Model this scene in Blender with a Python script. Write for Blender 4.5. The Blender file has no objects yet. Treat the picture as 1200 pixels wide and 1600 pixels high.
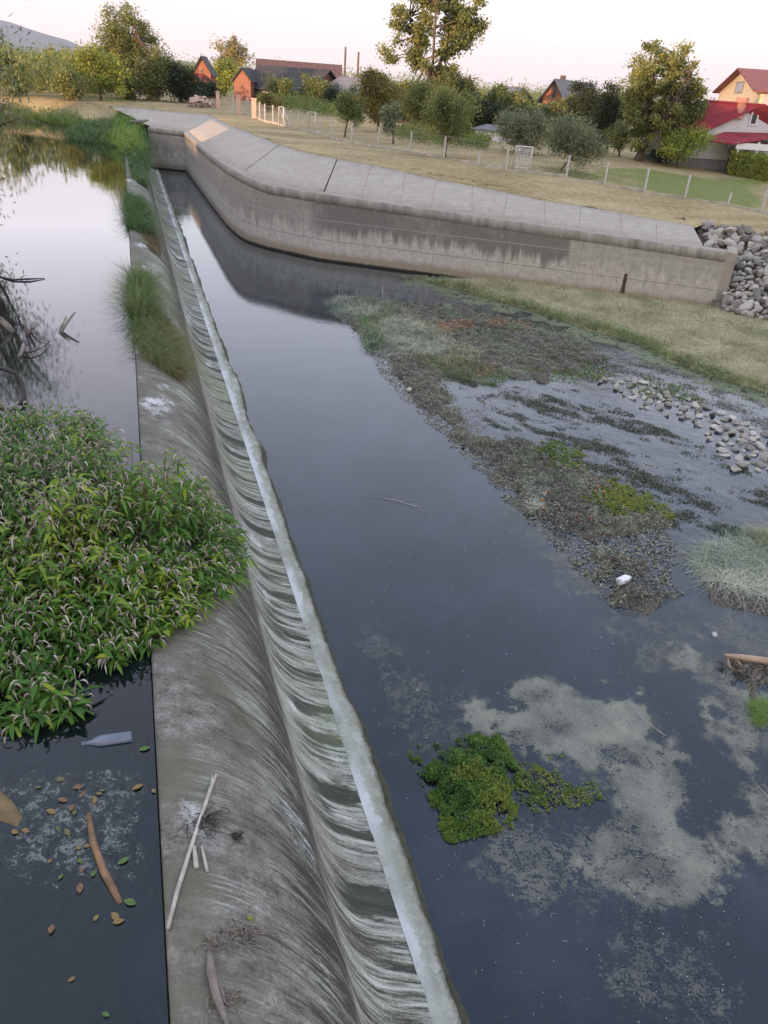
import bpy, bmesh, math, random
import numpy as np
from mathutils import Vector, Matrix
R_ = math.radians
scene = bpy.context.scene
C = scene.collection
# ------------------------------------------------------------------ camera
FPX, CX, CY, HCAM = 1200.0, 600.0, 800.0, 4.0
CAM = np.array([0, 0, HCAM])
def cv(px, py): return np.array([(px-CX)/FPX, (CY-py)/FPX, -1.0])
Yc = cv(188, 95); Yc /= np.linalg.norm(Yc)
Zc = np.cross(cv(1188, 95+1000*math.tan(R_(4.3))), Yc); Zc /= np.linalg.norm(Zc)
if Zc[1] < 0: Zc = -Zc
Xc = np.cross(Yc, Zc)
RM = np.stack([Xc, Yc, Zc])
cam = bpy.data.cameras.new('camera'); cam_o = bpy.data.objects.new('camera', cam); C.objects.link(cam_o)
cam.sensor_fit = 'HORIZONTAL'; cam.sensor_width = 36; cam.lens = 36; cam.clip_start = .05; cam.clip_end = 20000
cam_o.matrix_world = Matrix([list(RM[0])+[0], list(RM[1])+[0], list(RM[2])+[HCAM], [0, 0, 0, 1]])
scene.camera = cam_o
# ------------------------------------------------------------------ world, sun
SUN_EL, SUN_AZ = 7.0, (-0.80, -0.60)          # direction towards the sun in plan
wd = bpy.data.worlds.new('World'); scene.world = wd; wd.use_nodes = True
nt = wd.node_tree; bg = nt.nodes['Background']
sky = nt.nodes.new('ShaderNodeTexSky'); sky.sky_type = 'NISHITA'; sky.sun_disc = False
sky.sun_elevation = R_(SUN_EL); sky.sun_rotation = math.atan2(SUN_AZ[0], SUN_AZ[1])
sky.air_density = 1.0; sky.dust_density = 1.5; sky.ozone_density = 1.0; sky.altitude = 100
# evening haze: the clear-sky model veiled by a pale pink-to-blue gradient that depends on height above the horizon only
wg = nt.nodes.new('ShaderNodeTexCoord'); wsx = nt.nodes.new('ShaderNodeSeparateXYZ'); nt.links.new(wg.outputs['Generated'], wsx.inputs[0])
wr_ = nt.nodes.new('ShaderNodeValToRGB'); nt.links.new(wsx.outputs[2], wr_.inputs[0]); cr = wr_.color_ramp
for e_, (p_, c_) in zip([cr.elements[0], cr.elements.new(.08), cr.elements.new(.2), cr.elements.new(.5), cr.elements[1]],
                        [(0, (.84, .69, .645)), (.08, (.82, .735, .74)), (.2, (.74, .79, .89)), (.5, (.62, .76, .98)), (1, (.56, .70, .96))]):
    e_.position = p_; e_.color = c_+(1,)
wsc = nt.nodes.new('ShaderNodeVectorMath'); wsc.operation = 'SCALE'; nt.links.new(wr_.outputs[0], wsc.inputs[0]); wsc.inputs['Scale'].default_value = 2.6
wmx = nt.nodes.new('ShaderNodeMix'); wmx.data_type = 'RGBA'; wmx.inputs[0].default_value = .88
nt.links.new(sky.outputs[0], wmx.inputs[6]); nt.links.new(wsc.outputs[0], wmx.inputs[7])
nt.links.new(wmx.outputs[2], bg.inputs[0]); bg.inputs[1].default_value = 0.15
sun = bpy.data.lights.new('sun', 'SUN'); sun.energy = 2.0; sun.angle = R_(0.5); sun.color = (1, .6, .38)
sun_o = bpy.data.objects.new('sun', sun); C.objects.link(sun_o)
sd = Vector((SUN_AZ[0]*math.cos(R_(SUN_EL)), SUN_AZ[1]*math.cos(R_(SUN_EL)), math.sin(R_(SUN_EL))))
sun_o.rotation_euler = sd.to_track_quat('Z', 'Y').to_euler()
scene.view_settings.view_transform = 'Standard'; scene.view_settings.look = 'None'
scene.view_settings.exposure = 2.24; scene.view_settings.gamma = 1.0
scene.render.resolution_x = 768; scene.render.resolution_y = 1024

# ------------------------------------------------------------------ measuring helpers
def ray(px, py): return RM @ cv(px, py)
def at(px, py, z):
    d = ray(px, py); return CAM + d*((z-HCAM)/d[2])
def ground_z(x, y):
    return np.interp(y-.45*x, [8, 15.2, 17.9, 21.2, 23.7, 27.3, 50], [.3, .36, .5, .8, 1.0, 1.26, 1.32])
def gat(px, py):
    z = 1.0
    for _ in range(6):
        p = at(px, py, z); z = float(ground_z(p[0], p[1]))
    return p
def proj(p):
    c = RM.T @ (np.asarray(p, float)-CAM); return CX-FPX*c[0]/c[2], CY+FPX*c[1]/c[2]
def depth(p): return -float((RM.T @ (np.asarray(p, float)-CAM))[2])
def ztop(p, py):            # height at which the vertical through p reaches image row py
    lo, hi = p[2]-1, p[2]+60
    for _ in range(40):
        m = (lo+hi)/2
        if proj((p[0], p[1], m))[1] > py: lo = m
        else: hi = m
    return lo
def in_poly(X, Y, poly):
    poly = np.asarray(poly, float)[:, :2]; ins = np.zeros(X.shape, bool); n = len(poly)
    for i in range(n):
        x1, y1 = poly[i]; x2, y2 = poly[(i+1) % n]
        c = ((y1 > Y) != (y2 > Y)); xi = (x2-x1)*(Y-y1)/((y2-y1) if y2 != y1 else 1e-9)+x1
        ins ^= (c & (X < xi))
    return ins
def seg_dist(X, Y, pts, closed=False):
    pts = np.asarray(pts, float)[:, :2]; d = np.full(X.shape, 1e9); n = len(pts)
    for i in range(n if closed else n-1):
        a = pts[i]; b = pts[(i+1) % n]; ab = b-a; L = max(ab @ ab, 1e-9)
        t = np.clip(((X-a[0])*ab[0]+(Y-a[1])*ab[1])/L, 0, 1)
        d = np.minimum(d, np.hypot(X-a[0]-t*ab[0], Y-a[1]-t*ab[1]))
    return d
def sdf(X, Y, poly):        # positive inside
    d = seg_dist(X, Y, poly, True); return np.where(in_poly(X, Y, poly), d, -d)
def sstep(a, b, x):
    t = np.clip((x-a)/(b-a), 0, 1); return t*t*(3-2*t)
_rg = np.random.RandomState(5); _lat = _rg.rand(256, 256)
def vnoise(x, y):
    xi = np.floor(x).astype(int); yi = np.floor(y).astype(int); fx = x-xi; fy = y-yi
    fx = fx*fx*(3-2*fx); fy = fy*fy*(3-2*fy); g = lambda i, j: _lat[i & 255, j & 255]
    return (g(xi, yi)*(1-fx)+g(xi+1, yi)*fx)*(1-fy)+(g(xi, yi+1)*(1-fx)+g(xi+1, yi+1)*fx)*fy
def fbm(x, y, o=4):
    s = 0; a = .5; t = 0
    for k in range(o):
        s = s+a*vnoise(x*2**k+17*k, y*2**k+31*k); t += a; a *= .5
    return s/t
def bpts(pts, z): return [at(px, py, z) for px, py in pts]

# ------------------------------------------------------------------ object helpers
def tag(o, label=None, cat=None, group=None, kind=None):
    if label: o['label'] = label
    if cat: o['category'] = cat
    if group: o['group'] = group
    if kind: o['kind'] = kind
    return o
def empty(name, loc, label, cat, group=None, rz=0):
    o = bpy.data.objects.new(name, None); C.objects.link(o); o.location = [float(v) for v in loc]; o.rotation_euler = (0, 0, rz)
    return tag(o, label, cat, group)
def link(name, me, mat=None, parent=None, smooth=False):
    if mat is not None: me.materials.append(mat)
    if smooth: me.polygons.foreach_set('use_smooth', [True]*len(me.polygons))
    o = bpy.data.objects.new(name, me); C.objects.link(o)
    if parent is not None:
        o.parent = parent
        M = Matrix.LocRotScale(parent.location, parent.rotation_euler, parent.scale); o.matrix_parent_inverse = M.inverted()
    return o
def mesh_np(name, V, F, mat, parent=None, attrs=None, uv=None, smooth=False):
    V = np.asarray(V, np.float32); F = np.asarray(F, np.int32)
    me = bpy.data.meshes.new(name); k = F.shape[1]
    me.vertices.add(len(V)); me.vertices.foreach_set('co', V.ravel())
    me.loops.add(F.size); me.loops.foreach_set('vertex_index', F.ravel())
    me.polygons.add(len(F)); me.polygons.foreach_set('loop_start', np.arange(0, F.size, k, dtype=np.int32))
    me.polygons.foreach_set('loop_total', np.full(len(F), k, np.int32))
    for n, a in (attrs or {}).items():
        at_ = me.attributes.new(n, 'FLOAT', 'POINT'); at_.data.foreach_set('value', np.asarray(a, np.float32))
    if uv is not None:
        l = me.uv_layers.new(name='UVMap'); l.data.foreach_set('uv', np.asarray(uv, np.float32)[F.ravel()].ravel())
    me.update(calc_edges=True); me.validate()
    return link(name, me, mat, parent, smooth)
class MB:
    def __init__(s): s.V = []; s.F = []; s.n = 0
    def add(s, V, F):
        V = np.asarray(V, float); s.V.append(V); s.F += [tuple(int(i)+s.n for i in f) for f in F]; s.n += len(V)
    def box(s, c, size, rz=0, rot=None):
        sx, sy, sz = [v/2 for v in size]
        P = np.array([[x, y, z] for z in (-sz, sz) for x, y in ((-sx, -sy), (sx, -sy), (sx, sy), (-sx, sy))])
        M = np.array([[math.cos(rz), -math.sin(rz), 0], [math.sin(rz), math.cos(rz), 0], [0, 0, 1]]) if rot is None else rot
        s.add(P @ M.T+np.asarray(c), [(0, 3, 2, 1), (4, 5, 6, 7), (0, 1, 5, 4), (1, 2, 6, 5), (2, 3, 7, 6), (3, 0, 4, 7)])
    def tube(s, pts, r, n=6, cap=True):
        pts = [np.asarray(p, float) for p in pts]; m = len(pts)
        r = r if hasattr(r, '__len__') else [r]*m
        V = []; ref = np.array([.31, .17, .93])
        for i, p in enumerate(pts):
            d = pts[min(i+1, m-1)]-pts[max(i-1, 0)]; d /= max(np.linalg.norm(d), 1e-9)
            u = np.cross(d, ref); u /= max(np.linalg.norm(u), 1e-6); w = np.cross(d, u)
            for k in range(n):
                a = 2*math.pi*k/n; V.append(p+r[i]*(math.cos(a)*u+math.sin(a)*w))
        F = [(i*n+k, i*n+(k+1) % n, (i+1)*n+(k+1) % n, (i+1)*n+k) for i in range(m-1) for k in range(n)]
        if cap: F += [tuple(range(n))[::-1], tuple((m-1)*n+k for k in range(n))]
        s.add(V, F)
    def poly(s, pts): s.add(pts, [tuple(range(len(pts)))])
    def build(s, name, mat, parent=None, smooth=False):
        me = bpy.data.meshes.new(name); me.from_pydata(np.concatenate(s.V).tolist(), [], s.F); me.update()
        return link(name, me, mat, parent, smooth)
def norm(a): return a/np.maximum(np.linalg.norm(a, axis=-1, keepdims=True), 1e-9)
def leaf_quads(P, D, N, L, W):
    """diamond leaves: base P, direction D, facing N"""
    D = norm(D); S = norm(np.cross(D, N)); L = np.asarray(L).reshape(-1, 1); W = np.asarray(W).reshape(-1, 1)
    n = len(P); V = np.stack([P, P+D*L*.45+S*W*.5, P+D*L, P+D*L*.45-S*W*.5], 1).reshape(-1, 3)
    return V, np.arange(n*4).reshape(-1, 4)
def leaf_lance(P, D, L, W, droop, rg):
    """long folded leaf of 3 spans (8 verts, 6 quads), bending down"""
    n = len(P); D = norm(D); up = np.array([0, 0, 1.0]); S = norm(np.cross(D, up)+rg.normal(0, .25, (n, 3)))
    L = L.reshape(-1, 1); W = W.reshape(-1, 1); droop = droop.reshape(-1, 1)
    rows = []
    for t, w in ((0, .12), (.33, .95), (.66, .8), (1, .04)):
        c = P+D*L*t+up*(-droop*L*t*t)
        rows += [c+S*W*.5*w+up*W*w*.18, c, c-S*W*.5*w+up*W*w*.18]
    V = np.stack(rows, 1).reshape(-1, 3)
    f = []
    for i in range(3):
        b = i*3; f += [(b, b+1, b+4, b+3), (b+1, b+2, b+5, b+4)]
    F = (np.arange(n).reshape(-1, 1, 1)*12+np.array(f)[None]).reshape(-1, 4)
    return V, F
def blades(P, D, L, W, droop, seg=3):
    n = len(P); D = norm(D); up = np.array([0, 0, 1.0]); S = norm(np.cross(D, up)+1e-4)
    L = L.reshape(-1, 1); W = W.reshape(-1, 1); droop = droop.reshape(-1, 1); rows = []
    H = D.copy(); H[:, 2] = 0; H = norm(H+1e-5)
    for i in range(seg+1):
        t = i/seg; w = 1-t*.9
        c = P+D*L*t+(H*.5-up*.8)*droop*L*t*t
        rows += [c+S*W*.5*w, c-S*W*.5*w]
    V = np.stack(rows, 1).reshape(-1, 3)
    f = [(2*i, 2*i+1, 2*i+3, 2*i+2) for i in range(seg)]
    F = (np.arange(n).reshape(-1, 1, 1)*(2*(seg+1))+np.array(f)[None]).reshape(-1, 4)
    return V, F
def rep(a, k): return np.repeat(np.asarray(a), k)

# ------------------------------------------------------------------ material helpers
class NT:
    def __init__(s, name):
        s.m = bpy.data.materials.new(name); s.m.use_nodes = True; s.t = s.m.node_tree; s.t.nodes.clear()
        s.out = s.n('ShaderNodeOutputMaterial')
    def n(s, typ, **kw):
        nd = s.t.nodes.new(typ)
        for k, v in kw.items(): setattr(nd, k, v)
        return nd
    def l(s, a, b): s.t.links.new(a, b)
    def set(s, sock, v):
        if isinstance(v, bpy.types.NodeSocket): s.l(v, sock)
        elif isinstance(v, tuple) and len(v) == 3 and sock.type == 'RGBA': sock.default_value = v+(1,)
        else: sock.default_value = v
    def coord(s, kind='Object', scale=(1, 1, 1), rot=(0, 0, 0)):
        c = s.n('ShaderNodeTexCoord'); mp = s.n('ShaderNodeMapping'); s.l(c.outputs[kind], mp.inputs[0])
        mp.inputs['Scale'].default_value = scale; mp.inputs['Rotation'].default_value = rot; return mp.outputs[0]
    def noise(s, vec, sc, det=4, rough=.55, dist=0):
        nd = s.n('ShaderNodeTexNoise'); s.l(vec, nd.inputs['Vector']); nd.inputs['Scale'].default_value = sc
        nd.inputs['Detail'].default_value = det; nd.inputs['Roughness'].default_value = rough; nd.inputs['Distortion'].default_value = dist
        return nd.outputs['Fac']
    def voro(s, vec, sc, out='Distance', feature='F1'):
        nd = s.n('ShaderNodeTexVoronoi', feature=feature); s.l(vec, nd.inputs['Vector']); nd.inputs['Scale'].default_value = sc
        return nd.outputs[out]
    def ramp(s, fac, stops, interp='LINEAR'):
        r = s.n('ShaderNodeValToRGB'); s.l(fac, r.inputs[0]); cr = r.color_ramp; cr.interpolation = interp
        while len(cr.elements) < len(stops): cr.elements.new(.5)
        for e, (p, c) in zip(cr.elements, stops):
            e.position = p; e.color = (c if isinstance(c, tuple) else (c, c, c))+(1,)
        return r.outputs[0]
    def mapr(s, v, a, b, c=0, d=1, smooth=True):
        m = s.n('ShaderNodeMapRange', interpolation_type='SMOOTHSTEP' if smooth else 'LINEAR'); s.l(v, m.inputs[0])
        for i, x in zip((1, 2, 3, 4), (a, b, c, d)): m.inputs[i].default_value = x
        return m.outputs[0]
    def math(s, op, a, b=0.0, clamp=False):
        m = s.n('ShaderNodeMath', operation=op, use_clamp=clamp); s.set(m.inputs[0], a); s.set(m.inputs[1], b); return m.outputs[0]
    def mix(s, f, a, b, blend='MIX'):
        m = s.n('ShaderNodeMix', data_type='RGBA', blend_type=blend); s.set(m.inputs[0], f); s.set(m.inputs[6], a); s.set(m.inputs[7], b); return m.outputs[2]
    def attr(s, name):
        a = s.n('ShaderNodeAttribute'); a.attribute_name = name; return a.outputs['Fac']
    def bump(s, h, strength=.3, dist=.02):
        b = s.n('ShaderNodeBump'); s.l(h, b.inputs['Height']); b.inputs['Strength'].default_value = strength; b.inputs['Distance'].default_value = dist
        return b.outputs[0]
    def pbr(s, col, rough=.85, bump=None, spec=.3, **kw):
        p = s.n('ShaderNodeBsdfPrincipled'); s.set(p.inputs['Base Color'], col); s.set(p.inputs['Roughness'], rough)
        p.inputs['Specular IOR Level'].default_value = spec
        if bump is not None: s.l(bump, p.inputs['Normal'])
        for k, v in kw.items(): s.set(p.inputs[k.replace('_', ' ')], v)
        return p.outputs[0]
    def done(s, sh): s.l(sh, s.out.inputs[0]); return s.m
def simple(name, col, rough=.8, var=.25, sc=6, bump=.2, spec=.3, metal=0):
    t = NT(name); v = t.coord(); n1 = t.noise(v, sc, 5); dark = tuple(c*(1-var) for c in col); lite = tuple(min(1, c*(1+var)) for c in col)
    c = t.ramp(n1, [(.3, dark), (.7, lite)])
    return t.done(t.pbr(c, rough, t.bump(t.noise(v, sc*4, 4), bump, .01), spec, Metallic=metal))
def leafmat(name, c0, c1, c2, trans=.3, rough=.5):
    """three leaf tones picked by the per-leaf attribute 'tone'"""
    t = NT(name); c = t.ramp(t.attr('tone'), [(0, c0), (.5, c1), (1, c2)])
    p = t.pbr(c, rough, None, .25); tr = t.n('ShaderNodeBsdfTranslucent'); t.l(c, tr.inputs[0])
    m = t.n('ShaderNodeMixShader'); m.inputs[0].default_value = trans; t.l(p, m.inputs[1]); t.l(tr.outputs[0], m.inputs[2])
    return t.done(m.outputs[0])

# ---- concrete of the weir: streaks run down the profile (u), fine across (y)
def mat_weir():
    t = NT('weir_concrete'); u = t.attr('u')
    cs = t.coord('UV', (1, 1, 1))
    # streak fields: long along the fall (x of the UV), narrow across it, warped so no two run alike
    wn = t.n('ShaderNodeTexNoise'); t.l(cs, wn.inputs['Vector']); wn.inputs['Scale'].default_value = 1.3; wn.inputs['Detail'].default_value = 3
    wv = t.n('ShaderNodeVectorMath'); wv.operation = 'MULTIPLY_ADD'; t.l(wn.outputs['Color'], wv.inputs[0]); wv.inputs[1].default_value = (.0, .16, 0); t.l(cs, wv.inputs[2])
    def field(scale, sc, det, rough):
        mp = t.n('ShaderNodeMapping'); t.l(wv.outputs[0], mp.inputs[0]); mp.inputs['Scale'].default_value = scale; return t.noise(mp.outputs[0], sc, det, rough)
    big = t.noise(cs, 1.1, 6, .6); fine = t.noise(cs, 46, 4, .7); med = t.noise(cs, 7, 7, .7)
    s1 = field((.6, 6.5, 1), 1.5, 8, .78); s2 = field((1.6, 22, 1), 1.4, 7, .8); s3 = field((.5, .9, 1), 1.2, 6, .6); s4 = field((2.2, 34, 1), 1.3, 4, .7)
    crest = t.ramp(t.math('ADD', t.math('MULTIPLY', med, .6), t.math('MULTIPLY', fine, .4)), [(.37, (.065, .058, .046)), (.5, (.17, .158, .13)), (.63, (.31, .295, .255))])
    crest = t.mix(t.mapr(big, .44, .58, 0, .7), crest, (.085, .075, .055)); crest = t.mix(t.mapr(t.math('MULTIPLY', s3, big), .2, .3, 0, .5), crest, (.15, .15, .1))
    mixs = t.math('ADD', t.math('MULTIPLY', s1, .4), t.math('ADD', t.math('MULTIPLY', s2, .36), t.math('ADD', t.math('MULTIPLY', s4, .14), t.math('MULTIPLY', fine, .1))))
    face = t.ramp(mixs, [(.415, (.03, .03, .02)), (.46, (.1, .098, .072)), (.495, (.26, .262, .21)), (.55, (.46, .465, .4)), (.62, (.6, .6, .55))])
    col = t.mix(t.mapr(t.math('ADD', u, t.math('MULTIPLY', t.math('SUBTRACT', s3, .5), .8)), .2, .48), crest, face)
    plain = t.ramp(t.math('ADD', t.math('MULTIPLY', med, .5), t.math('MULTIPLY', fine, .5)), [(.38, (.14, .132, .105)), (.5, (.26, .25, .205)), (.62, (.38, .37, .315))])
    pf = t.math('MULTIPLY', t.mapr(field((.25, .55, 1), 1.0, 5, .6), .47, .58), t.mapr(u, .4, .55)); col = t.mix(t.math('MULTIPLY', pf, .72), col, plain)
    # pale and dark runs sweeping over the crest
    run = t.math('MULTIPLY', t.mapr(s2, .5, .6), t.mapr(s3, .48, .58)); run = t.math('MULTIPLY', run, t.mapr(u, .05, .22)); run = t.math('MULTIPLY', run, t.mapr(u, .75, .6))
    col = t.mix(t.math('MULTIPLY', run, .8), col, (.52, .52, .47))
    drk = t.math('MULTIPLY', t.mapr(s4, .47, .56), t.mapr(s1, .53, .44)); drk = t.math('MULTIPLY', drk, t.mapr(u, .02, .3))
    col = t.mix(t.math('MULTIPLY', drk, .75), col, (.05, .046, .034))
    bl = t.math('MULTIPLY', t.mapr(t.noise(t.coord('UV', (1.6, .8, 1)), .9, 3), .58, .68), t.mapr(t.math('ADD', med, fine), .9, 1.08)); bl = t.math('MULTIPLY', bl, t.mapr(u, -.15, .1))
    col = t.mix(t.math('MULTIPLY', bl, .85), col, (.66, .66, .64))
    # dark algae strands on the steep part, green-black blocks low on the bucket
    cre = t.math('MULTIPLY', t.mapr(u, .2, .46), t.mapr(u, .74, .54)); cre = t.math('MULTIPLY', t.mapr(t.math('ADD', s2, t.math('MULTIPLY', cre, .16)), .60, .66), t.mapr(cre, .02, .2))
    col = t.mix(t.math('MULTIPLY', cre, .9), col, (.028, .028, .018))
    low = t.math('MULTIPLY', t.mapr(t.math('ADD', u, t.math('MULTIPLY', t.math('SUBTRACT', s2, .5), .5)), .74, .84), t.mapr(field((.4, 2.2, 1), 1.1, 6, .65), .52, .56))
    col = t.mix(t.math('MULTIPLY', low, .92), col, (.04, .046, .032))
    gr = t.mapr(t.noise(t.coord('UV', (1, .7, 1)), .5, 2), .5, .62, 0, .35); col = t.mix(t.math('MULTIPLY', gr, t.mapr(u, .5, .7)), col, (.2, .23, .12))
    edge = t.mapr(t.math('ADD', u, t.math('MULTIPLY', fine, .02)), -.22, -.245); col = t.mix(t.math('MULTIPLY', edge, .8), col, (.05, .045, .03))
    h = t.math('ADD', t.math('MULTIPLY', s2, .5), t.math('MULTIPLY', fine, .5))
    return t.done(t.pbr(col, .8, t.bump(h, .55, .012), .25))
def mat_toe():
    t = NT('toe_concrete'); v = t.coord(); w = t.attr('w')
    f = t.noise(v, 26, 5, .7); m = t.noise(v, 3.2, 6, .6); b = t.noise(v, .55, 3)
    col = t.ramp(t.math('ADD', t.math('MULTIPLY', m, .6), t.math('MULTIPLY', f, .4)), [(.34, (.13, .135, .085)), (.5, (.29, .295, .235)), (.66, (.45, .45, .39))])
    inner = t.math('MULTIPLY', t.mapr(t.math('ADD', w, t.math('ADD', t.math('MULTIPLY', t.math('SUBTRACT', m, .5), 1.5), t.math('MULTIPLY', t.math('SUBTRACT', f, .5), 1.2))), .55, .2), t.mapr(b, .36, .56))
    col = t.mix(t.math('MULTIPLY', inner, .85), col, (.6, .6, .6))
    col = t.mix(t.mapr(t.math('ADD', w, t.math('MULTIPLY', t.math('SUBTRACT', f, .5), .6)), .8, 1.02), col, (.1, .1, .07))
    col = t.mix(t.mapr(f, .62, .72, 0, .5), col, (.1, .1, .075))
    return t.done(t.pbr(col, .8, t.bump(f, .5, .012), .3))
def mat_wall():
    t = NT('stained_wall_concrete'); c = t.coord('UV'); sx = t.n('ShaderNodeSeparateXYZ'); t.l(c, sx.inputs[0]); u, v = sx.outputs[0], sx.outputs[1]
    st = t.noise(t.coord('UV', (1.6, .14, 1)), 2.2, 6, .65, .2); st2 = t.noise(t.coord('UV', (6, .35, 1)), 2.0, 5, .7)
    big = t.noise(t.coord('UV', (.35, .5, 1)), 1.3, 5); fine = t.noise(c, 30, 4, .7); med = t.noise(c, 5, 6, .65)
    base = t.ramp(med, [(.3, (.35, .318, .268)), (.55, (.47, .432, .368)), (.75, (.57, .525, .455))])
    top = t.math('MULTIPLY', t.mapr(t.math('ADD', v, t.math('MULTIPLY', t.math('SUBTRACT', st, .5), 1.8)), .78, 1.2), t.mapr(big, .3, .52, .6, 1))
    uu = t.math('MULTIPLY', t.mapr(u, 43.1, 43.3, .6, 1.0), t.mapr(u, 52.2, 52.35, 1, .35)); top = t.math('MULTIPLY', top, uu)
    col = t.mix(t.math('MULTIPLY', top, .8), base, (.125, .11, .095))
    col = t.mix(t.mapr(st2, .6, .7, 0, .6), col, (.46, .44, .4))
    col = t.mix(t.mapr(st2, .4, .3, 0, .55), col, (.1, .088, .07))
    # formwork lines
    for vv in (.72, 1.38):
        d = t.math('ABSOLUTE', t.math('SUBTRACT', t.math('ADD', v, t.math('MULTIPLY', med, .02)), vv)); col = t.mix(t.mapr(d, .022, .006, 0, .5), col, (.42, .4, .36) if vv > 1 else (.1, .09, .08))
    fr = t.math('ABSOLUTE', t.math('SUBTRACT', t.math('FRACT', t.math('DIVIDE', u, 2.45)), .5)); col = t.mix(t.mapr(fr, .012, .003, 0, .25), col, (.1, .09, .075))
    wl = t.mapr(t.math('ADD', v, t.math('MULTIPLY', st, .2)), .55, .28); col = t.mix(t.math('MULTIPLY', wl, .75), col, (.25, .185, .11))
    wet = t.mapr(t.math('ADD', v, t.math('MULTIPLY', med, .06)), .14, .07); col = t.mix(wet, col, (.025, .022, .014))
    return t.done(t.pbr(col, .85, t.bump(t.math('ADD', fine, st2), .35, .012), .3))
def mat_slab(name='slab_concrete', tint=1.0):
    t = NT(name); v = t.coord(); m = t.noise(v, 3.3, 7, .72); f = t.noise(v, 40, 3, .7); s = t.noise(v, .35, 3)
    col = t.ramp(m, [(.3, (.3*tint, .262*tint, .212*tint)), (.55, (.38*tint, .337*tint, .275*tint)), (.75, (.45*tint, .4*tint, .33*tint))])
    col = t.mix(t.mapr(t.noise(v, 4.5, 5, .7), .62, .74, 0, .5), col, (.2, .185, .14)); col = t.mix(t.mapr(s, .4, .65, 0, .3), col, (.42, .375, .32))
    return t.done(t.pbr(col, .88, t.bump(f, .3, .006), .25))
def mat_coping():
    t = NT('coping_concrete'); v = t.coord(); m = t.noise(t.coord('Object', (1, 1, .25)), 3.5, 6, .7); f = t.noise(v, 30, 4, .7)
    col = t.ramp(m, [(.3, (.2, .182, .15)), (.5, (.32, .297, .255)), (.7, (.45, .42, .365))])
    return t.done(t.pbr(col, .88, t.bump(f, .4, .01), .25))
def mat_water(name, body, transp, ripple, rs, ior=1.45, tint=(.35, .4, .33), rough=.02, rmax=.8, gt=(1, 1, 1)):
    t = NT(name); v = t.coord(); vb = t.coord('Object', (1, .6, 1))
    n1 = t.noise(v, rs, 5, .6); n2 = t.noise(vb, rs*.22, 2, .5); h = t.math('ADD', t.math('MULTIPLY', n1, .3), n2)
    att = t.attr('chop'); bmp = t.n('ShaderNodeBump'); t.l(h, bmp.inputs['Height']); bmp.inputs['Distance'].default_value = .05
    t.l(t.math('ADD', t.math('MULTIPLY', att, .6), ripple), bmp.inputs['Strength'])
    mud = t.mix(t.mapr(t.noise(v, .7, 6, .65), .42, .68), body, tuple(c*2.1 for c in body))
    d = t.n('ShaderNodeBsdfDiffuse'); t.set(d.inputs[0], mud)
    tr = t.n('ShaderNodeBsdfTransparent'); t.set(tr.inputs[0], tint)
    m1 = t.n('ShaderNodeMixShader'); m1.inputs[0].default_value = transp; t.l(d.outputs[0], m1.inputs[1]); t.l(tr.outputs[0], m1.inputs[2])
    g = t.n('ShaderNodeBsdfGlossy'); t.set(g.inputs['Color'], gt); g.inputs['Roughness'].default_value = rough; t.l(bmp.outputs[0], g.inputs['Normal'])
    fr = t.n('ShaderNodeFresnel'); fr.inputs[0].default_value = ior; t.l(bmp.outputs[0], fr.inputs['Normal'])
    m2 = t.n('ShaderNodeMixShader'); t.l(t.mapr(fr.outputs[0], .02, .36, .034, rmax, False), m2.inputs[0]); t.l(m1.outputs[0], m2.inputs[1]); t.l(g.outputs[0], m2.inputs[2])
    return t.done(m2.outputs[0])
def mat_bed():
    t = NT('riverbed_mud'); v = t.coord(); a = t.attr('alg'); g = t.attr('grass')
    m = t.noise(v, 5, 6, .7); f = t.noise(v, 30, 5, .75); vo = t.voro(v, 24)
    mud = t.ramp(f, [(.36, (.02, .016, .011)), (.5, (.075, .062, .043)), (.64, (.24, .215, .165))])
    alg = t.ramp(t.math('ADD', f, t.math('MULTIPLY', vo, .3)), [(.35, (.03, .045, .018)), (.6, (.1, .125, .06)), (.85, (.22, .24, .14))])
    col = t.mix(t.mapr(t.math('ADD', a, t.math('MULTIPLY', t.math('SUBTRACT', m, .5), 1.6)), .42, .62), mud, alg)
    straw = t.ramp(t.math('ADD', t.math('MULTIPLY', m, .5), t.math('MULTIPLY', f, .5)), [(.3, (.17, .17, .08)), (.5, (.38, .35, .2)), (.7, (.55, .48, .31))])
    straw = t.mix(t.mapr(t.noise(v, .9, 4), .5, .66, 0, .35), straw, (.13, .17, .06))
    col = t.mix(t.mapr(t.math('ADD', g, t.math('MULTIPLY', t.math('SUBTRACT', m, .5), .6)), .35, .55), col, straw)
    return t.done(t.pbr(col, t.mapr(g, 0, .3, .45, .95), t.bump(t.math('ADD', f, m), .7, .03), .3))
def mat_lawn():
    t = NT('dry_lawn'); v = t.coord(); m = t.noise(v, .22, 5, .6); f = t.noise(v, 5, 6, .75); b = t.noise(t.coord('Object', (.6, 1.2, 1)), .5, 4)
    col = t.ramp(t.math('ADD', t.math('MULTIPLY', f, .6), t.math('MULTIPLY', b, .4)), [(.34, (.15, .125, .055)), (.5, (.33, .255, .13)), (.66, (.5, .41, .24))])
    green = t.ramp(f, [(.3, (.09, .125, .025)), (.7, (.24, .26, .08))])
    gm = t.mapr(t.math('ADD', t.attr('green'), t.math('MULTIPLY', t.math('SUBTRACT', m, .5), 1.6)), .35, .7)
    col = t.mix(gm, col, green)
    return t.done(t.pbr(col, .95, t.bump(f, .6, .05), .15))
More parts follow.
